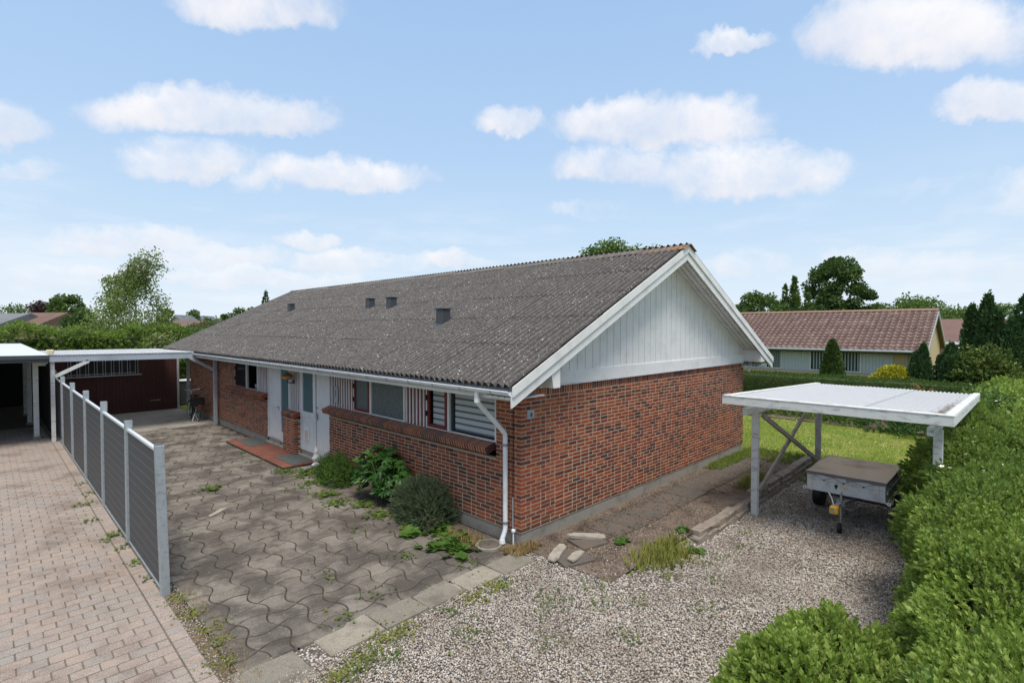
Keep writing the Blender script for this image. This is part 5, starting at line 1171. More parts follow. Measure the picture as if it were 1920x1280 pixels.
# lawn blades and daisies
def tufts(name, n, x0, x1, y0, y1, hmin, hmax, mat, ok=None, nb=4, parent=None, w=.012, hf=H):
    x = RS.uniform(x0, x1, n); y = RS.uniform(y0, y1, n)
    if ok is not None: q = RS.rand(n) < ok(x, y); x = x[q]; y = y[q]
    v = np.stack([x, y, np.zeros(len(x))], 1)-CAM; d = v@FW; px = 960+974*(v@RT)/np.maximum(d, .1); py = 640-974*(v@UPV)/np.maximum(d, .1); q = (px > -40) & (px < 1960) & (py < 1320) & (d > .5); x = x[q]; y = y[q]; n = len(x)
    tv = []; tf = []
    r = np.random.RandomState(3)
    for b in range(nb):
        a = r.uniform(0, 2*PI); l = r.uniform(.25, .75); s, c = math.sin(a), math.cos(a); tv += [(-w*s*12*.09, w*c*12*.09, 0), (w*s*12*.09, -w*c*12*.09, 0), (l*c, l*s, 1)]; tf.append((3*b, 3*b+1, 3*b+2))
    tv = np.array(tv)/1.0; a = RS.uniform(0, 2*PI, n); Mz = np.zeros((n, 3, 3)); Mz[:, 0, 0] = np.cos(a); Mz[:, 0, 1] = -np.sin(a); Mz[:, 1, 0] = np.sin(a); Mz[:, 1, 1] = np.cos(a); Mz[:, 2, 2] = 1
    S = RS.uniform(hmin, hmax, n); tv2 = tv.copy(); tv2[:, :2] *= 1
    V, F = rep(tv2, np.array(tf), Mz, np.stack([x, y, hf(x, y)-.02], 1), S)
    return tag(mesh_np(name, V, F, mat, parent, np.clip(np.repeat(RS.rand(n), nb)+RS.uniform(-.2, .2, n*nb), 0, 1)), kind='stuff')
def lawn_ok(x, y):
    path = (y > -1.75) & (y < -.05) & (x < 9.0)
    soil = np.where(path, sm(x, 4.8, 7.5)*sm(-y, .95, 1.2)*.8, 1.)
    return np.where((y > 0) & (x < 9.2), 0, 1)*soil*np.where((y < -1.75) & (x < 8.3), 0, 1)
tufts('lawn_grass', 42000, 5.0, 20.6, -4.9, 9, .022, .048, L_GRASS, lawn_ok, 4, w=.10)
tufts('lawn_edge_grass', 2500, 7.6, 9.6, -4.6, -.1, .06, .13, L_GRASS, lambda x, y: np.where((y > -1.65) & (x < 8.2), 0, .8), 5, w=.09)
tufts('wall_foot_grass', 900, 6.5, 9.3, -.45, -.02, .05, .11, L_GRASS, None, 5, w=.1)
k = 700; P = np.stack([RS.uniform(9, 19.5, k), RS.uniform(-4.5, 6, k), np.full(k, .03)], 1); q = np.sin(P[:, 0]*.9)*np.sin(P[:, 1]*1.3+1) > -.1; flowers(P[q], np.full(q.sum(), .015), PETAL, None, 'daisies')

# flower bed at the hedge
fb = thing('flower_bed', (16.5, -1, 0), 'low green border bed in front of the trimmed hedge', 'flower bed')
MB().box((15.6, -3.6, -.1), (19.5, 3.2, -.01)).build('bed_soil', SOIL, fb)
for (x, y, r, h, m_) in ((16.6, 2.1, .9, .30, L_WILD), (16.9, 1.0, .8, .34, L_HERB), (16.6, 0, .8, .3, L_WILD), (16.3, -.9, .7, .32, L_HERB), (16.0, -2.3, .9, .38, L_BIG), (15.6, -3.2, .8, .36, L_BIG), (17.8, -1.5, 1.1, .3, L_WILD), (17.6, -3., 1., .4, L_HERB)):
    blob((x, y, .0), (r, r, h), 260, SP_FAR, (.5, .9), m_, fb, 'bed_plant', .6, .4)
k = 150; P = np.stack([RS.uniform(16.0, 17.4, k), RS.uniform(.9, 2.7, k), RS.uniform(.30, .46, k)], 1); flowers(P, np.full(k, .045), PURPLE, fb, 'purple_flowers')
pl_ = thing('plume_plant', (17.8, -2.9, 0), 'creamy feathery plumes above the rear edge of the carport roof', 'plant')
for (x, y, h) in ((17.5, -2.5, 1.12), (17.7, -2.9, 1.32), (18., -3.3, 1.1), (17.6, -3.7, .98), (17.6, -1.9, .98)):
    blob((x, y, h-.22), (.16, .16, .30), 60, SP_FAR, (.25, .5), L_STRAW, pl_, 'plume', .8, .3); MB().tube([(x, y, 0), (x, y, h-.2)], .012, 5).build('stem', OLDW, pl_)
blob((17.7, -2.8, .4), (.7, .9, .45), 260, SP_FAR, (.5, .9), L_HERB, pl_)

# ------------------------------------------------------------------ planting by the facade
hb = thing('parsley_bush', (-.42, 5.3, 0), 'bright green parsley-like bush beside the entrance steps', 'bush')
blob((-.40, 5.35, .04), (.34, .62, .50), 1500, [sprig(9, .12, .035, 55, LEAF2, s+40) for s in range(3)], (.7, 1.2), L_HERB, hb, 'foliage', .6, .4)
bl_ = thing('large_leaf_plant', (-.38, 3.4, 0), 'big plant with large dark lobed leaves growing against the window wall', 'plant')
for k_ in range(7): a = random.uniform(0, 6); MB().tube([(-.35, 3.4, 0), (-.35+.2*math.cos(a), 3.4+.3*math.sin(a), .5), (-.38+.3*math.cos(a), 3.4+.45*math.sin(a), .85)], .012, 6).build('stem', plain('green_stem', (.10, .16, .04), .6) if k_ == 0 else bpy.data.materials['green_stem'], bl_)
n = 340; th = RS.uniform(0, 2*PI, n); ph_ = np.arccos(RS.uniform(-.2, 1, n)); rr = 1-RS.rand(n)*.3
lobe = 1+.15*np.sin(th*3+.5)
D = np.stack([np.sin(ph_)*np.cos(th), np.sin(ph_)*np.sin(th), np.cos(ph_)], 1)
P = np.array([-.34, 3.42, .42])+D*np.array([.36, .70, .62])*(rr*lobe)[:, None]; P[:, 2] = np.maximum(P[:, 2], .05)
me0 = {}
# each large leaf a part
for s_ in range(6):
    V = LOB[0]*1.0; V = V.copy(); V[:, 2] += .12*np.sin(V[:, 1]*3+s_)+.05*np.sin(V[:, 0]*9+s_); V[:, 2] -= .15*V[:, 1]**2
    me = bpy.data.meshes.new('leaf'); me.from_pydata(V.tolist(), [], LOB[1].tolist()); a_ = me.attributes.new('rnd', 'FLOAT', 'FACE'); a_.data.foreach_set('value', np.full(12, s_/5., np.float32)); me.materials.append(L_BIG); me0[s_] = me
dd = D*np.array([1, 1, .2])+RS.normal(size=(n, 3))*.25+np.array([0, 0, -.25]); B_ = rot_basis(dd, np.cross(dd, D+np.array([-.3, 0, .9])))
for q in range(n if n < 300 else 300):
    o = link('leaf', me0[q % 6], bl_, tuple(P[q]-np.array([-.38, 3.4, 0]))); bx = B_[q]; up_ = D[q]+np.array([-.3, 0, .9])
    y_ = dd[q]/np.linalg.norm(dd[q]); x_ = np.cross(y_, up_); x_ /= np.linalg.norm(x_); z_ = np.cross(x_, y_)
    o.rotation_euler = Matrix((Vector(x_), Vector(y_), Vector(z_))).transposed().to_euler(); o.scale = (random.uniform(.15, .24),)*3
MB().lathe([(.1, 0), (.26, .2), (.3, .45), (.2, .7), (.02, .85)], (-.30, 3.4, 0), 12).build('inner_leaves', HULL, bl_)
lv = thing('lavender_mound', (-.36, 2.1, 0), 'grey-green needle-leaved mound near the downpipe', 'bush')
NEED = [sprig(12, .16, .055, 35, (LEAF2[0]*np.array([.3, 1, 1]), LEAF2[1]), s+60) for s in range(3)]
blob((-.34, 2.12, .02), (.40, .62, .56), 2300, NEED, (.8, 1.4), L_LAV, lv, 'foliage', .25, .35)
MB().lathe([(.2, 0), (.28, .2), (.22, .38), (.05, .46)], (-.32, 2.12, 0), 12).build('stems', HULL, lv)
# weeds
WEED = [sprig(7, .05, .045, 75, LEAF, s+80, 1.3, False) for s in range(4)]
WEEDL = [sprig(6, .05, .09, 75, LEAF, s+90, 1.9, False) for s in range(3)]
bs = tag(sheet('planting_strip', np.arange(-.78, -.01, .12), np.arange(.02, 6.9, .15), -.004, SOIL), kind='structure')
def weeds(name, n, f, tm, S, mat, up=1., jit=.6):
    P = f(n); P[:, 2] += H(P[:, 0], P[:, 1]); return foliage(name, P, np.tile([0, 0, 1.], (len(P), 1)), RS.uniform(*S, len(P)), tm, mat, None, up, jit)
def strip(x0, x1, y0, y1, z=.01): return lambda n: np.stack([RS.uniform(x0, x1, n), RS.uniform(y0, y1, n), np.full(n, z)], 1)
def spots(c, s, z=.005):
    def f(n): c_ = np.array(c)[RS.randint(0, len(c), n)]; q = c_+RS.normal(size=(n, 2))*s; return np.stack([q[:, 0], q[:, 1], np.full(n, z)], 1)
    return f
weeds('bed_weeds', 700, spots([(-.6, 1.2), (-.7, 1.9), (-.85, 2.8), (-.8, 3.5), (-.95, 4.6), (-.9, 5.6), (-.7, 6.3), (-.5, 6.6), (-.9, 6.9), (-.55, .8), (-1.05, 3.9)], .13), WEED, (.5, 1.1), L_WEED)
weeds('bed_nettles', 80, spots([(-.75, .72), (-.85, .45), (-.55, .95), (-.95, .85), (-.9, 1.6), (-.5, 1.35)], .10), WEEDL, (.8, 1.5), L_HERB)
weeds('joint_weeds', 240, spots([(-1.2, 4.8), (-1.3, 5.5), (-1.0, 7.2), (-1.0, 8.5), (-.95, 9.6), (-1.5, 2.4), (-2.4, .3), (-3.0, .05), (-2.7, 1.3), (-1.0, .1), (-1.5, 1.0)], .12), WEED, (.3, .6), L_WEED)
weeds('paver_weed', 40, spots([(-2.57, 6.67)], .10), WEED, (.8, 1.2), L_WEED)
weeds('fence_weeds', 200, spots([(-4.4, 3.6), (-4.4, 4.4), (-4.4, 5.2), (-4.55, 6.2), (-4.6, 7.4), (-4.4, 8.2), (-4.45, 9.1), (-4.3, 2.9), (-4.52, 5.0)], .09), WEED, (.3, .8), L_WEED)
weeds('verge_weeds', 500, spots([(-4.25, 2.0), (-4.22, 1.5), (-4.12, 1.0), (-4.15, .6), (-4.25, .2)], .09), WEED, (.15, .4), L_YGR); tufts('verge_straw', 500, -4.33, -4.0, -.3, 2.2, .02, .06, L_STRAW, None, 5, w=.06)
weeds('gravel_weeds', 900, spots([(-1.0, -.72), (-1.3, -.62), (-2.0, -.68), (-2.9, -.72), (-3.2, -.8), (-3.4, -.95), (-3.0, -.95), (-.9, -1.3), (-.2, -1.6), (-1.1, -1.5), (-.1, -2.2), (-.6, -1.9), (.1, -.8), (.7, -2.1), (1.2, -2.6), (1.6, -2.3), (2.1, -2.2), (2.8, -2.3), (-.9, -2.5), (-1.6, -1.9), (-2.1, -1.2), (.2, -2.9), (4.9, -2.1), (3.6, -2.2)], .12), WEED, (.2, .5), L_WEED)
weeds('yellow_weeds', 700, spots([(-3.5, -.85), (-3.2, -.7), (-2.8, -.62), (-3.75, -1.0), (-2.55, -.62), (-1.15, -.65), (-1.6, -.62)], .10), WEED, (.2, .5), L_YGR)
weeds('soil_weeds', 60, spots([(1.25, -1.05), (2.35, -1.5), (2.0, -1.9)], .06), WEEDL, (.5, .9), L_HERB)
tufts('yellow_grass_clump', 1500, .5, 2.1, -2.2, -1.35, .08, .17, L_YGR, lambda x, y: np.exp(-((x-1.35)/.5)**2-((y+1.72)/.24)**2), 6, w=.05)
tufts('dry_grass_heap', 500, -.95, -.1, .35, 1.2, .07, .16, L_STRAW, lambda x, y: np.exp(-((x+.5)/.2)**2-((y-.80)/.28)**2), 6, w=.05)
tufts('dry_corner_grass', 260, -.35, .25, -.25, .1, .05, .10, L_STRAW, None, 6, w=.05)
tufts('long_yellow_blades', 120, 5.4, 6.6, -1.6, -1.2, .15, .3, L_YGR, None, 5, w=.03)

# ------------------------------------------------------------------ trees
def tree(label, base, h, cr, mat, n=6000, ls=.12, nclump=40, crown0=.35, name='broadleaf_tree', trunk=.12, bark=None, group='trees around the gardens', lean=0., flat=1., cat='tree', shape='oval', droop=0.):
    base = np.array(base, float); t = thing(name, tuple(base), label, cat, group)
    zc0 = h*crown0; ch = h-zc0; m = MB(); hub = []
    m.tube([base, base+[lean*.3, 0, h*.4], base+[lean, 0, h*.82]], [trunk, trunk*.7, trunk*.2], 8)
    C_ = []
    rg = np.random.RandomState(int(abs(base[0]*7+base[1]*13)) % 9999)
    for k in range(nclump):
        u = rg.uniform(-1, 1); a = rg.uniform(0, 2*PI)
        if shape == 'oval': pr = math.sqrt(max(0, 1-u*u))
        else: pr = (1-(u+1)/2)**.8
        rad = rg.uniform(.35, 1.)**.5*pr*.86
        C_.append(base+np.array([cr*rad*math.cos(a)+lean*(u+1)/2, cr*rad*math.sin(a), zc0+ch*(.5+.43*u)*flat+ch*(1-flat)*.5]))
    C_ = np.array(C_)
    for k in range(0, nclump, max(1, nclump//9)):
        st = base+np.array([lean*.4, 0, zc0*(.9)+(C_[k][2]-base[2]-zc0)*.35]); md = (st+C_[k])/2+[0, 0, .08*h*(1 if not droop else .3)]; m.tube([st, md, C_[k]], [trunk*.4, trunk*.25, trunk*.08], 5)
    m.build('trunk', bark or BARK, t, True)
    per = n//nclump; idx = np.repeat(np.arange(nclump), per); k = len(idx); g = RS.normal(size=(k, 3)); g /= np.linalg.norm(g, axis=1)[:, None]; rr = (RS.rand(k)**.45)[:, None]
    cs = cr*rg.uniform(.24, .42, nclump)*(1.5 if nclump < 20 else .72 if nclump > 60 else 1); sz = cs[idx][:, None]*np.array([1, 1, .72])
    P = C_[idx]+g*rr*sz
    if droop: P[:, 2] -= RS.rand(k)**2*droop
    dirs = g*.6+RS.normal(size=(k, 3))*.5+np.array([0, 0, -.2-droop])
    V, F = rep(LEAF2[0]*np.array([1.5, 1, 1]), LEAF2[1], rot_basis(dirs), P, RS.uniform(.6, 1.25, k)*ls)
    tone = rg.rand(nclump)
    tag(mesh_np('crown', V, F, mat, t, np.clip(np.repeat(tone[idx]*.6+RS.rand(k)*.4, 2), 0, 1)), kind='stuff'); return t
def conifer(label, base, h, r, mat, n=5000, ls=.14, name='conifer', prof=.75, lean=0, group='evergreens behind the trimmed hedge', ns=1, cat='conifer', lump=.12):
    base = np.array(base, float); t = thing(name, tuple(base), label, cat, group); MB().tube([base, base+[0, 0, h*.9]], [.09, .02], 7).build('trunk', BARK, t)
    rg = np.random.RandomState(int(abs(base[1]*137+base[0]*11)) % 9999); Ps = []; Ds = []; Ts = []; hb = MB()
    for q in range(ns):
        a0 = rg.uniform(0, 2*PI); o = 0 if q == 0 else r*rg.uniform(.30, .58); hh = h if q == 0 else h*rg.uniform(.60, .93); rr_ = r if ns == 1 else r*rg.uniform(.42, .6)*(1.15 if q == 0 else 1)
        c = base+np.array([o*math.cos(a0), o*math.sin(a0), 0]); k = int(n/ns*(1.5 if q == 0 and ns > 1 else 1)*hh/h)
        u = RS.rand(k)**.8; a = RS.uniform(0, 2*PI, k); s = base[0]*3+base[1]+q
        R_ = rr_*np.minimum(1, (1-u)**prof*1.25)*np.where(u < .12, .82+u*1.5, 1)
        R_ = R_*(1+lump*np.sin(a*5+s+u*3)+lump*.7*np.sin(a*7-u*11+s)+lump*.6*np.sin(u*23+a*4+q))*(1.16-RS.rand(k)**1.3*.5)
        Ps.append(np.stack([c[0]+R_*np.cos(a), c[1]+R_*np.sin(a), c[2]+.05+u*hh*(.97+RS.normal(size=k)*.02)], 1)); Ds.append(np.stack([np.cos(a)*.5, np.sin(a)*.5, np.ones(k)*.9], 1)+RS.normal(size=(k, 3))*.35)
        Ts.append(.5+.4*np.sin(a*5+u*9+q)+RS.normal(size=k)*.25)
        hb.lathe([(rr_*.55, .1), (rr_*.66, hh*.2), (rr_*.55, hh*.45), (rr_*.30, hh*.7), (.01, hh*.88)], tuple(c), 10)
    P = np.vstack(Ps); d = np.vstack(Ds)
    V, F = rep(LEAF2[0]*np.array([1.1, 1, 1]), LEAF2[1], rot_basis(d), P, RS.uniform(.6, 1.25, len(P))*ls)
    tag(mesh_np('foliage', V, F, mat, t, np.clip(np.repeat(np.concatenate(Ts), 2), 0, 1)), kind='stuff')
    hb.build('inner_branches', HULL, t); return t
def on(px, py_top, dist, zbase=0.):
    p = at(px, py_top, dist); return (p[0], p[1], zbase), p[2]-zbase
def W(pxw, dist): return pxw/974.*dist

(b_, h_) = on(236, 468, 33); birch = tree('loose windblown birch with drooping light green twigs behind the carport', b_, h_-1.0, W(80, 33), L_BIRCH, 17000, .12, 80, .0, 'birch_tree', .09, BIRCHB, lean=.2, droop=1.3)
# upper wispy shoots of the birch
tw = MB(); Pw = []
for k in range(44):
    a = RS.uniform(0, 2*PI); r0 = RS.uniform(0, 1.7); s_ = np.array([b_[0]+r0*math.cos(a)*.5, b_[1]+r0*math.sin(a), h_-2.2+RS.uniform(-.8, .3)]); e_ = s_+np.array([RT[0]*.9+RS.normal()*.3, RT[1]*.9+RS.normal()*.3, RS.uniform(.9, 2.2)]); e2 = e_+np.array([RT[0]*.7, RT[1]*.7, -.25])
    tw.tube([s_, e_, e2], [.02, .01, .004], 4)
    for t_ in np.linspace(.1, 1, 50): q = s_+(e_-s_)*min(1, t_*1.5) if t_ < .66 else e_+(e2-e_)*(t_-.66)*3; Pw.append(q+RS.normal(size=3)*.10)
tw.build('twigs', BARK, birch); Pw = np.array(Pw); V, F = rep(LEAF2[0]*np.array([1.4, 1, 1]), LEAF2[1], rot_basis(RS.normal(size=(len(Pw), 3))+[0, 0, -.6]), Pw, RS.uniform(.09, .15, len(Pw))); tag(mesh_np('twig_leaves', V, F, L_BIRCH, birch, np.repeat(RS.rand(len(Pw)), 2)), kind='stuff')
TREES = [  # label, px, top py, dist, half width px, material, n, leaf, crown0, kind
 ('dark copper-leaved tree at the far left behind the brown roof', 85, 560, 62, 24, L_COP, 1800, .26, .2),
 ('rounded dull green tree between copper tree and birch', 122, 548, 56, 26, L_FAR, 2600, .24, .2),
 ('small green tree touching the left side of the birch', 150, 575, 46, 28, L_DARK, 2200, .2, .15),
 ('low leafy tree left of the birch top over the far roof', 30, 580, 75, 40, L_FAR, 1600, .3, .1),
 ('small tree right of the birch above the far brown roof', 312, 572, 46, 12, L_DARK, 900, .2, .2),
 ('round blue-green tree far away over the brown roof', 361, 581, 70, 15, L_FAR, 1500, .26, .2),
 ('small dark bush tree right of the round blue-green tree', 390, 594, 68, 10, L_DARK, 700, .25, .2),
 ('twin-crowned tree just left of the main roof slope', 462, 567, 62, 17, L_FAR, 1800, .25, .25),
 ('thin-topped tree left of the twin-crowned one', 427, 577, 60, 12, L_DARK, 900, .22, .2),
 ('tree crown showing above the ridge left half', 1140, 446, 40, 58, L_LIGHT, 4200, .19, .3),
 ('sparser tree crown above the ridge near its right end', 1208, 449, 42, 45, L_LIGHT, 2200, .19, .3),
 ('broad bushy tree right of the gable', 1432, 543, 55, 38, L_FAR, 3800, .24, .15),
 ('tall round-headed tree with visible branches behind the tiled roof', 1570, 482, 60, 52, L_DARK, 8200, .27, .22),
 ('low green tree directly behind the tiled ridge', 1648, 570, 58, 34, L_FAR, 2400, .24, .1),
 ('wide light green tree behind the right half of the tiled ridge', 1722, 556, 56, 55, L_LIGHT, 4200, .24, .1),
 ('light green tree behind the small brown roof', 1800, 578, 54, 50, L_LIGHT, 3600, .23, .1),
 ('pale tree between and behind the two tall conifers', 1868, 565, 50, 40, L_LIGHT, 2600, .22, .1),
 ('mid green tree filling the gap left of the spiky tree', 1462, 562, 66, 34, L_FAR, 2400, .26, .1),
 ('dark tree behind the foot of the tall round tree, left side', 1528, 566, 70, 30, L_DARK, 2200, .28, .1),
 ('dark tree behind the foot of the tall round tree, right side', 1612, 574, 70, 30, L_DARK, 2200, .28, .1),
 ('distant green tree right of the small brown roof ridge', 1775, 588, 72, 34, L_FAR, 2000, .28, .1),
 ('distant tree crown low over the middle of the tiled ridge', 1682, 574, 74, 30, L_FAR, 2000, .28, .1),
 ('dark shrubby tree right behind the gable edge', 1385, 562, 60, 22, L_DARK, 1600, .25, .1),
]
for (lab, px, pt, ds, hw, mt, n, ls, c0) in TREES:
    (bb, hh) = on(px, pt, ds); tree(lab, bb, hh, W(hw*1.18, ds), mt, int(n*2.6), ls, 75 if n > 5000 else 42 if n > 2000 else 18, c0, trunk=.16, shape='cone' if 'spiky' in lab else 'oval', group='trees in the gardens beyond')
(bb, hh) = on(1490, 520, 54); conifer('spiky upright tree beside the tall round tree', bb, hh, 2.2, L_FAR, 3600, .34, 'spiky_tree', .9, group='trees in the gardens beyond', ns=6, cat='tree', lump=.25)
(bb, hh) = on(498, 545, 60); conifer('small pointed dark conifer just above the left roof slope', bb, hh, .95, L_CON, 1200, .22, 'conifer', group='trees in the gardens beyond')
conifer('slim green column thuja in front of the tiled house', (22.9, .98, 0), 2.85, .50, L_THUJA, 6500, .10, 'thuja', .55, lump=.06, cat='thuja')
conifer('golden yellow rounded bush between the column thuja and the dark pair', (23.0, -1.45, 0), 1.66, .82, L_GOLD, 5500, .10, 'golden_conifer', .32, lump=.08, cat='bush')
conifer('dark narrow conifer, left one of the pair at the tiled gable', (22.9, -2.50, 0), 2.72, .62, L_CON, 10000, .11, 'conifer', .55, ns=5)
conifer('dark broad conifer, right one of the pair at the tiled gable', (22.9, -3.42, 0), 2.75, .66, L_CON, 10000, .11, 'conifer', .52, ns=6)
conifer('tall dark conifer left of the two highest on the right', (25.4, -4.45, 0), 4.9, 1.05, L_CON, 17000, .15, 'conifer', .62, ns=7)
conifer('tall dark conifer at the right picture edge', (25.0, -5.65, 0), 4.75, 1.15, L_CON, 17000, .15, 'conifer', .6, ns=8)
vs = thing('variegated_bush', (22.9, -4.5, 0), 'broad bush with yellow-tipped sprays in front of the tall conifers', 'bush'); blob((22.9, -4.5, .9), (.9, 1.1, 1.55), 2600, SP_FAR, (.7, 1.2), L_YEW, vs, 'foliage', .1, .6); MB().lathe([(.3, 0), (.7, .6), (.7, 1.3), (.3, 1.9)], (22.9, -4.5, 0), 12).build('inner_branches', HULL, vs)
# tall hedge behind the carports
th_ = thing('tall_garden_hedge', (-4, 31, 0), 'tall mixed green hedge with cream blossoms behind the carports', 'hedge')
n = 10000; xx = RS.uniform(-20, 9, n); lump = .30*np.sin(xx*1.1)+.22*np.sin(xx*2.7+1)+.15*np.sin(xx*5)
top = RS.rand(n) < .55; yy = np.where(top, RS.uniform(31, 34, n), 31+lump*.5+RS.rand(n)*.2); zz = np.where(top, 3.12+lump*.5+RS.uniform(-.25, .1, n)+(yy-31)*.03, RS.rand(n)**.7*3.12+lump*.3)
foliage('foliage', np.stack([xx, yy, zz], 1), np.where(top[:, None], [0, -.2, 1.], [0, -1., .3]), RS.uniform(.9, 1.5, n), SP_FAR, L_WILD, th_, .2, .5); MB().box((-20, 31.3, -.1), (9, 34, 2.85)).build('branches', HULL, th_)
k = 260; P = np.stack([RS.normal(-4.5, 1.6, k), RS.uniform(30.6, 31.2, k), RS.uniform(2.6, 3.7, k)], 1); flowers(P, RS.uniform(.04, .08, k), PETAL, th_)
rs_ = thing('bright_shrubs', (4.5, 29, 0), 'bright light green shrub right of the birch at the roof corner', 'shrub'); blob((5.5, 30, 1.9), (3.6, 1.2, 1.85), 2600, SP_FAR, (.8, 1.4), L_LIGHT, rs_); 
cb = thing('cream_blossom_bush', (.5, 27, 0), 'bush with pinkish cream blossom at the left end of the main roof', 'bush'); blob((.55, 27, 2.2), (.8, .6, .85), 500, SP_FAR, (.5, .9), L_WILD, cb)
k = 130; P = np.stack([RS.normal(.5, .4, k), RS.uniform(26.2, 26.8, k), RS.normal(2.75, .25, k)], 1); flowers(P, RS.uniform(.05, .10, k), plain('cream_petal', (.68, .60, .47), .7), cb)

# ------------------------------------------------------------------ neighbour's tiled house
nh = thing('tiled_roof_house', (29, 6, 0), 'yellow brick bungalow with red-brown tiled roof behind the trimmed hedge', 'house')
ex, exb, rx_, ez, rz_ = 26.75, 35.0, 30.9, 2.28, 4.40; ya, yb_ = -2.25, 18.; slp = (rz_-ez)/(rx_-ex)
box('wall', YBRICK, nh, (27.35, ya+.55, -.1), (27.6, yb_, .95)); box('wall', YBRICK, nh, (27.35, ya+.55, .95), (27.6, ya+1.45, 2.3)); 
MB().prism([(27.6, ya+.22, 0), (34.3, ya+.22, 0), (34.3, ya+.22, 2.5), (rx_, ya+.22, rz_-.15), (27.6, ya+.22, 2.5)], (0, .2, 0)).build('gable_wall', YBRICK, nh)
box('boarding', plain('pale_blue_boarding', (.50, .54, .57), .7), nh, (27.50, ya+1.45, .95), (27.58, yb_, 2.3))
PB = bpy.data.materials['pale_blue_boarding']; y = ya+1.5
while y < yb_-.1: box('cladding_board', PB, nh, (27.47, y, .96), (27.498, y+.135, 2.29)); y += .15
CURT = plain('curtain', (.30, .35, .37), .9)
for (y0, y1) in ((ya+2.9, ya+4.0), (ya+4.3, ya+5.4), (ya+6.9, ya+7.8), (ya+8.1, ya+9.4), (ya+10.6, ya+12.0), (ya+12.2, ya+13.4)):
    w = box('window', WHITE2, nh, (27.43, y0, 1.02), (27.468, y1, 2.2)); box('pane', GLASSD, w, (27.41, y0+.07, 1.09), (27.425, y1-.07, 2.14)); m = MB()
    for k in range(6): m.box((27.395, y0+.1+(y1-y0-.2)*k/6, 1.10), (27.405, y0+.1+(y1-y0-.2)*(k+.5)/6, 2.13))
    m.build('curtain', CURT, w); box('transom', WHITE2, w, (27.385, y0+.02, 1.60), (27.394, y1-.02, 1.65)) if int(y0*10) % 2 else None
box('window_ledge', YBRICK, nh, (27.25, ya+1.5, .86), (27.349, yb_, .94))
box('soffit', ANTH, nh, (26.95, ya+.1, 2.1), (27.4, yb_, 2.28)); MB().tube([(26.72, ya-.05, 2.25), (26.72, yb_, 2.25)], .065, 8).build('gutter', GALV, nh, True); MB().tube([(27.28, ya+.9, 0), (27.28, ya+.9, 2.2)], .04, 8).build('downpipe', GREYW, nh, True)
# pantiles : real rolls and steps, one mesh per slope as the tiles are too small to pick apart
tw_, tl_ = .30, .345; ncol = int((yb_-ya)/tw_); nrow = int(math.hypot(rx_-ex, rz_-ez)/tl_)+1
VV = []; FF = []; rr_ = []; nv = 0; TS = 6
pu = np.array([0, .10, .28, .5, .72, .90, 1.])*tw_; pz = np.array([.0, .045, .06, .03, .0, -.005, .0])
ux, uz = 1/math.hypot(1, slp), slp/math.hypot(1, slp)
for r in range(nrow):
    for c in range(ncol):
        s0 = r*tl_; s1 = s0+tl_+.03; y0 = ya+c*tw_; lift = .035
        for (s_, l_) in ((s0, lift), (s1, 0)):
            for q in range(7): VV.append((ex+s_*ux-(pz[q]+l_)*uz, y0+pu[q], ez+s_*uz+(pz[q]+l_)*ux))
        for q in range(7): VV.append((ex+s0*ux-(pz[q]-.0)*uz, y0+pu[q], ez+s0*uz+(pz[q]+.0)*ux))
        t = random.random()
        for q in range(6): FF.append((nv+q, nv+q+1, nv+8+q, nv+7+q)); FF.append((nv+14+q, nv+15+q, nv+q+1, nv+q)); rr_ += [t, t]
        nv += 21
def mk_tile():
    m, nt, b = newmat('red_brown_pantile'); r = rndsrc(nt, 'attr'); p = posn(nt)
    c = ramp(nt, r, [(0, (.13, .075, .06)), (.4, (.165, .098, .08)), (.7, (.11, .062, .05)), (1, (.21, .14, .115))]); c = mixc(nt, mr(nt, noise(nt, 1.5, 5, .6, p), .45, .7, 0, .4), c, (.16, .10, .08, 1))
    nt.links.new(c, b.inputs['Base Color']); b.inputs['Roughness'].default_value = .5; return m
PT_M = mk_tile(); tag(mesh_np('roof_tiles', np.array(VV), np.array(FF), PT_M, nh, rr_), kind='stuff')
MB().prism([(ex+.03, ya+.03, ez-.06), (rx_, ya+.03, rz_-.06), (exb, ya+.03, ez-.06), (exb, ya+.03, ez-.09), (rx_, ya+.03, rz_-.12), (ex+.03, ya+.03, ez-.12)], (0, yb_-ya-.06, 0)).build('roof_deck', FARROOF, nh)
MB().prism([(ex-.05, ya-.03, ez-.16), (rx_, ya-.03, rz_-.17), (rx_, ya-.03, rz_+.02), (ex-.05, ya-.03, ez+.02)], (0, .05, 0)).build('barge_board', GALV, nh)
MB().prism([(exb+.05, ya-.03, ez-.16), (rx_, ya-.03, rz_-.17), (rx_, ya-.03, rz_+.02), (exb+.05, ya-.03, ez+.02)], (0, .05, 0)).build('barge_board', GALV, nh)
MB().tube([(rx_, ya-.02, rz_+.03), (rx_, yb_, rz_+.03)], .10, 8).build('ridge_tiles', plain('ridge_tile', (.30, .19, .13), .8), nh, True)
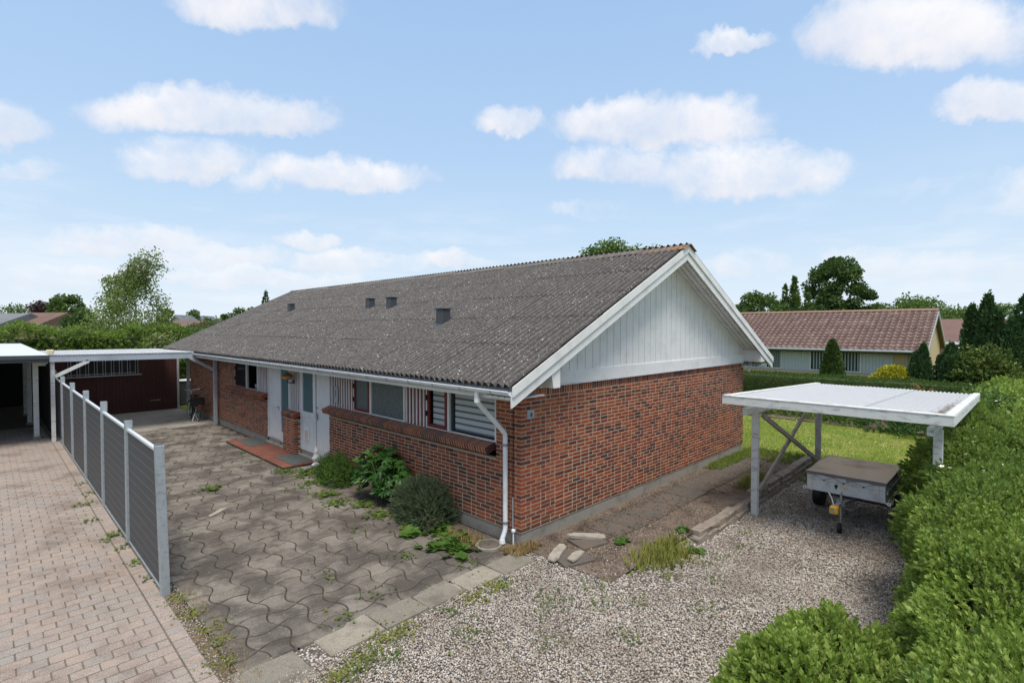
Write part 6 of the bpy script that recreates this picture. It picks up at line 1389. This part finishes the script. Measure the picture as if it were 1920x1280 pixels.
# second neighbour far right
h2 = thing('yellow_house', (42, -3, 0), 'yellow house with brown roof and white eaves between gable and conifers', 'house')
p1 = at(1765, 610, 40); p2 = at(1830, 610, 40)
yl, yr_ = p1[1]+2, p2[1]-4; xh = 41.
MB().prism([(xh-2.5, yl, 2.55), (xh+2, yl, 4.1), (xh+6.5, yl, 2.55)], (0, yr_-yl, 0)).build('roof', FARROOF, h2); box('fascia', WHITE2, h2, (xh-2.55, yr_, 2.38), (xh-2.45, yl, 2.54)); box('wall', YBRICK, h2, (xh-2, yr_, 0), (xh+6, yl, 2.45))
MB().prism([(xh-4.4, -2.1, 2.0), (xh-4.4, -3.6, 2.75), (xh-4.4, -5.2, 2.1), (xh-4.4, -5.2, 1.95), (xh-4.4, -3.6, 2.6), (xh-4.4, -2.1, 1.85)], (2, 0, 0)).build('porch_roof', WHITE2, h2); box('porch_wall', YBRICK, h2, (xh-4.2, -4.8, 0), (xh-2.2, -2.5, 2.1)); ww = box('window', WHITE2, h2, (xh-4.26, -4.3, .9), (xh-4.21, -3.5, 1.95)); box('pane', GLASSD, ww, (xh-4.29, -4.22, .98), (xh-4.265, -3.58, 1.88))
# far houses on the left
def farhouse(label, px0, px1, pyr, pye, dist, mat, wallm, gable=False, extra=None):
    c = at((px0+px1)/2, 615, dist); r = at((px0+px1)/2, pyr, dist)[2]; e = at((px0+px1)/2, pye, dist)[2]; w = W(px1-px0, dist)
    ang = math.atan2(RT[1], RT[0]); t = thing('far_house', (c[0], c[1], 0), label, 'house', 'houses in the distance'); t.rotation_euler = (0, 0, ang)
    def lb(nm, mat, P, d, par=t):
        m = MB(); m.prism(P, d); me = m.mesh(nm, mat); return link(nm, me, par)
    dp_ = 4.
    if not gable:
        lb('roof', mat, [(-w/2, -dp_, e), (-w/2, 0, r), (-w/2, dp_, e)], (w, 0, 0)); lb('wall', wallm, [(-w/2+.3, -dp_+.5, 0), (-w/2+.3, dp_-.5, 0), (-w/2+.3, dp_-.5, e), (-w/2+.3, -dp_+.5, e)], (w-.6, 0, 0)); lb('fascia', WHITE2, [(-w/2, -dp_-.03, e-.1), (-w/2, -dp_, e-.1), (-w/2, -dp_, e+.04), (-w/2, -dp_-.03, e+.04)], (w, 0, 0))
        for k in range(3): lb('window', GLASSD, [(-w*.3+k*w*.25, -dp_+.47, 1.), (-w*.3+k*w*.25+1.2, -dp_+.47, 1.), (-w*.3+k*w*.25+1.2, -dp_+.47, 2.), (-w*.3+k*w*.25, -dp_+.47, 2.)], (0, .02, 0))
    else:
        lb('wall', wallm, [(-w/2, 0, 0), (w/2, 0, 0), (w/2, 0, e), (0, 0, r-.2), (-w/2, 0, e)], (0, 8, 0)); lb('roof', mat, [(-w/2-.4, -.3, e-.2), (0, -.3, r), (w/2+.4, -.3, e-.2), (w/2+.4, -.3, e-.4), (0, -.3, r-.25), (-w/2-.4, -.3, e-.4)], (0, 8.6, 0))
    return t
farhouse('brown-roofed house behind the hedge at the far left', 55, 128, 586, 614, 52, FARROOF, YBRICK)
farhouse('grey-roofed house at the left picture edge', -40, 58, 587, 614, 50, FARROOFG, plain('green_grey_wall', (.12, .14, .12), .8))
farhouse('long low brown-roofed house right of the birch', 300, 388, 601, 614, 58, FARROOF, WHITE)
farhouse('white gabled house peeking over the brown roof right of the birch', 322, 340, 590, 603, 66, FARROOFG, WHITE, True)
farhouse('house with orange roof end near the main roof slope', 368, 396, 604, 613, 62, ORROOF, WHITE)
farhouse('small white gable with dark roof at the main roof slope', 396, 420, 596, 606, 72, FARROOFG, WHITE, True)
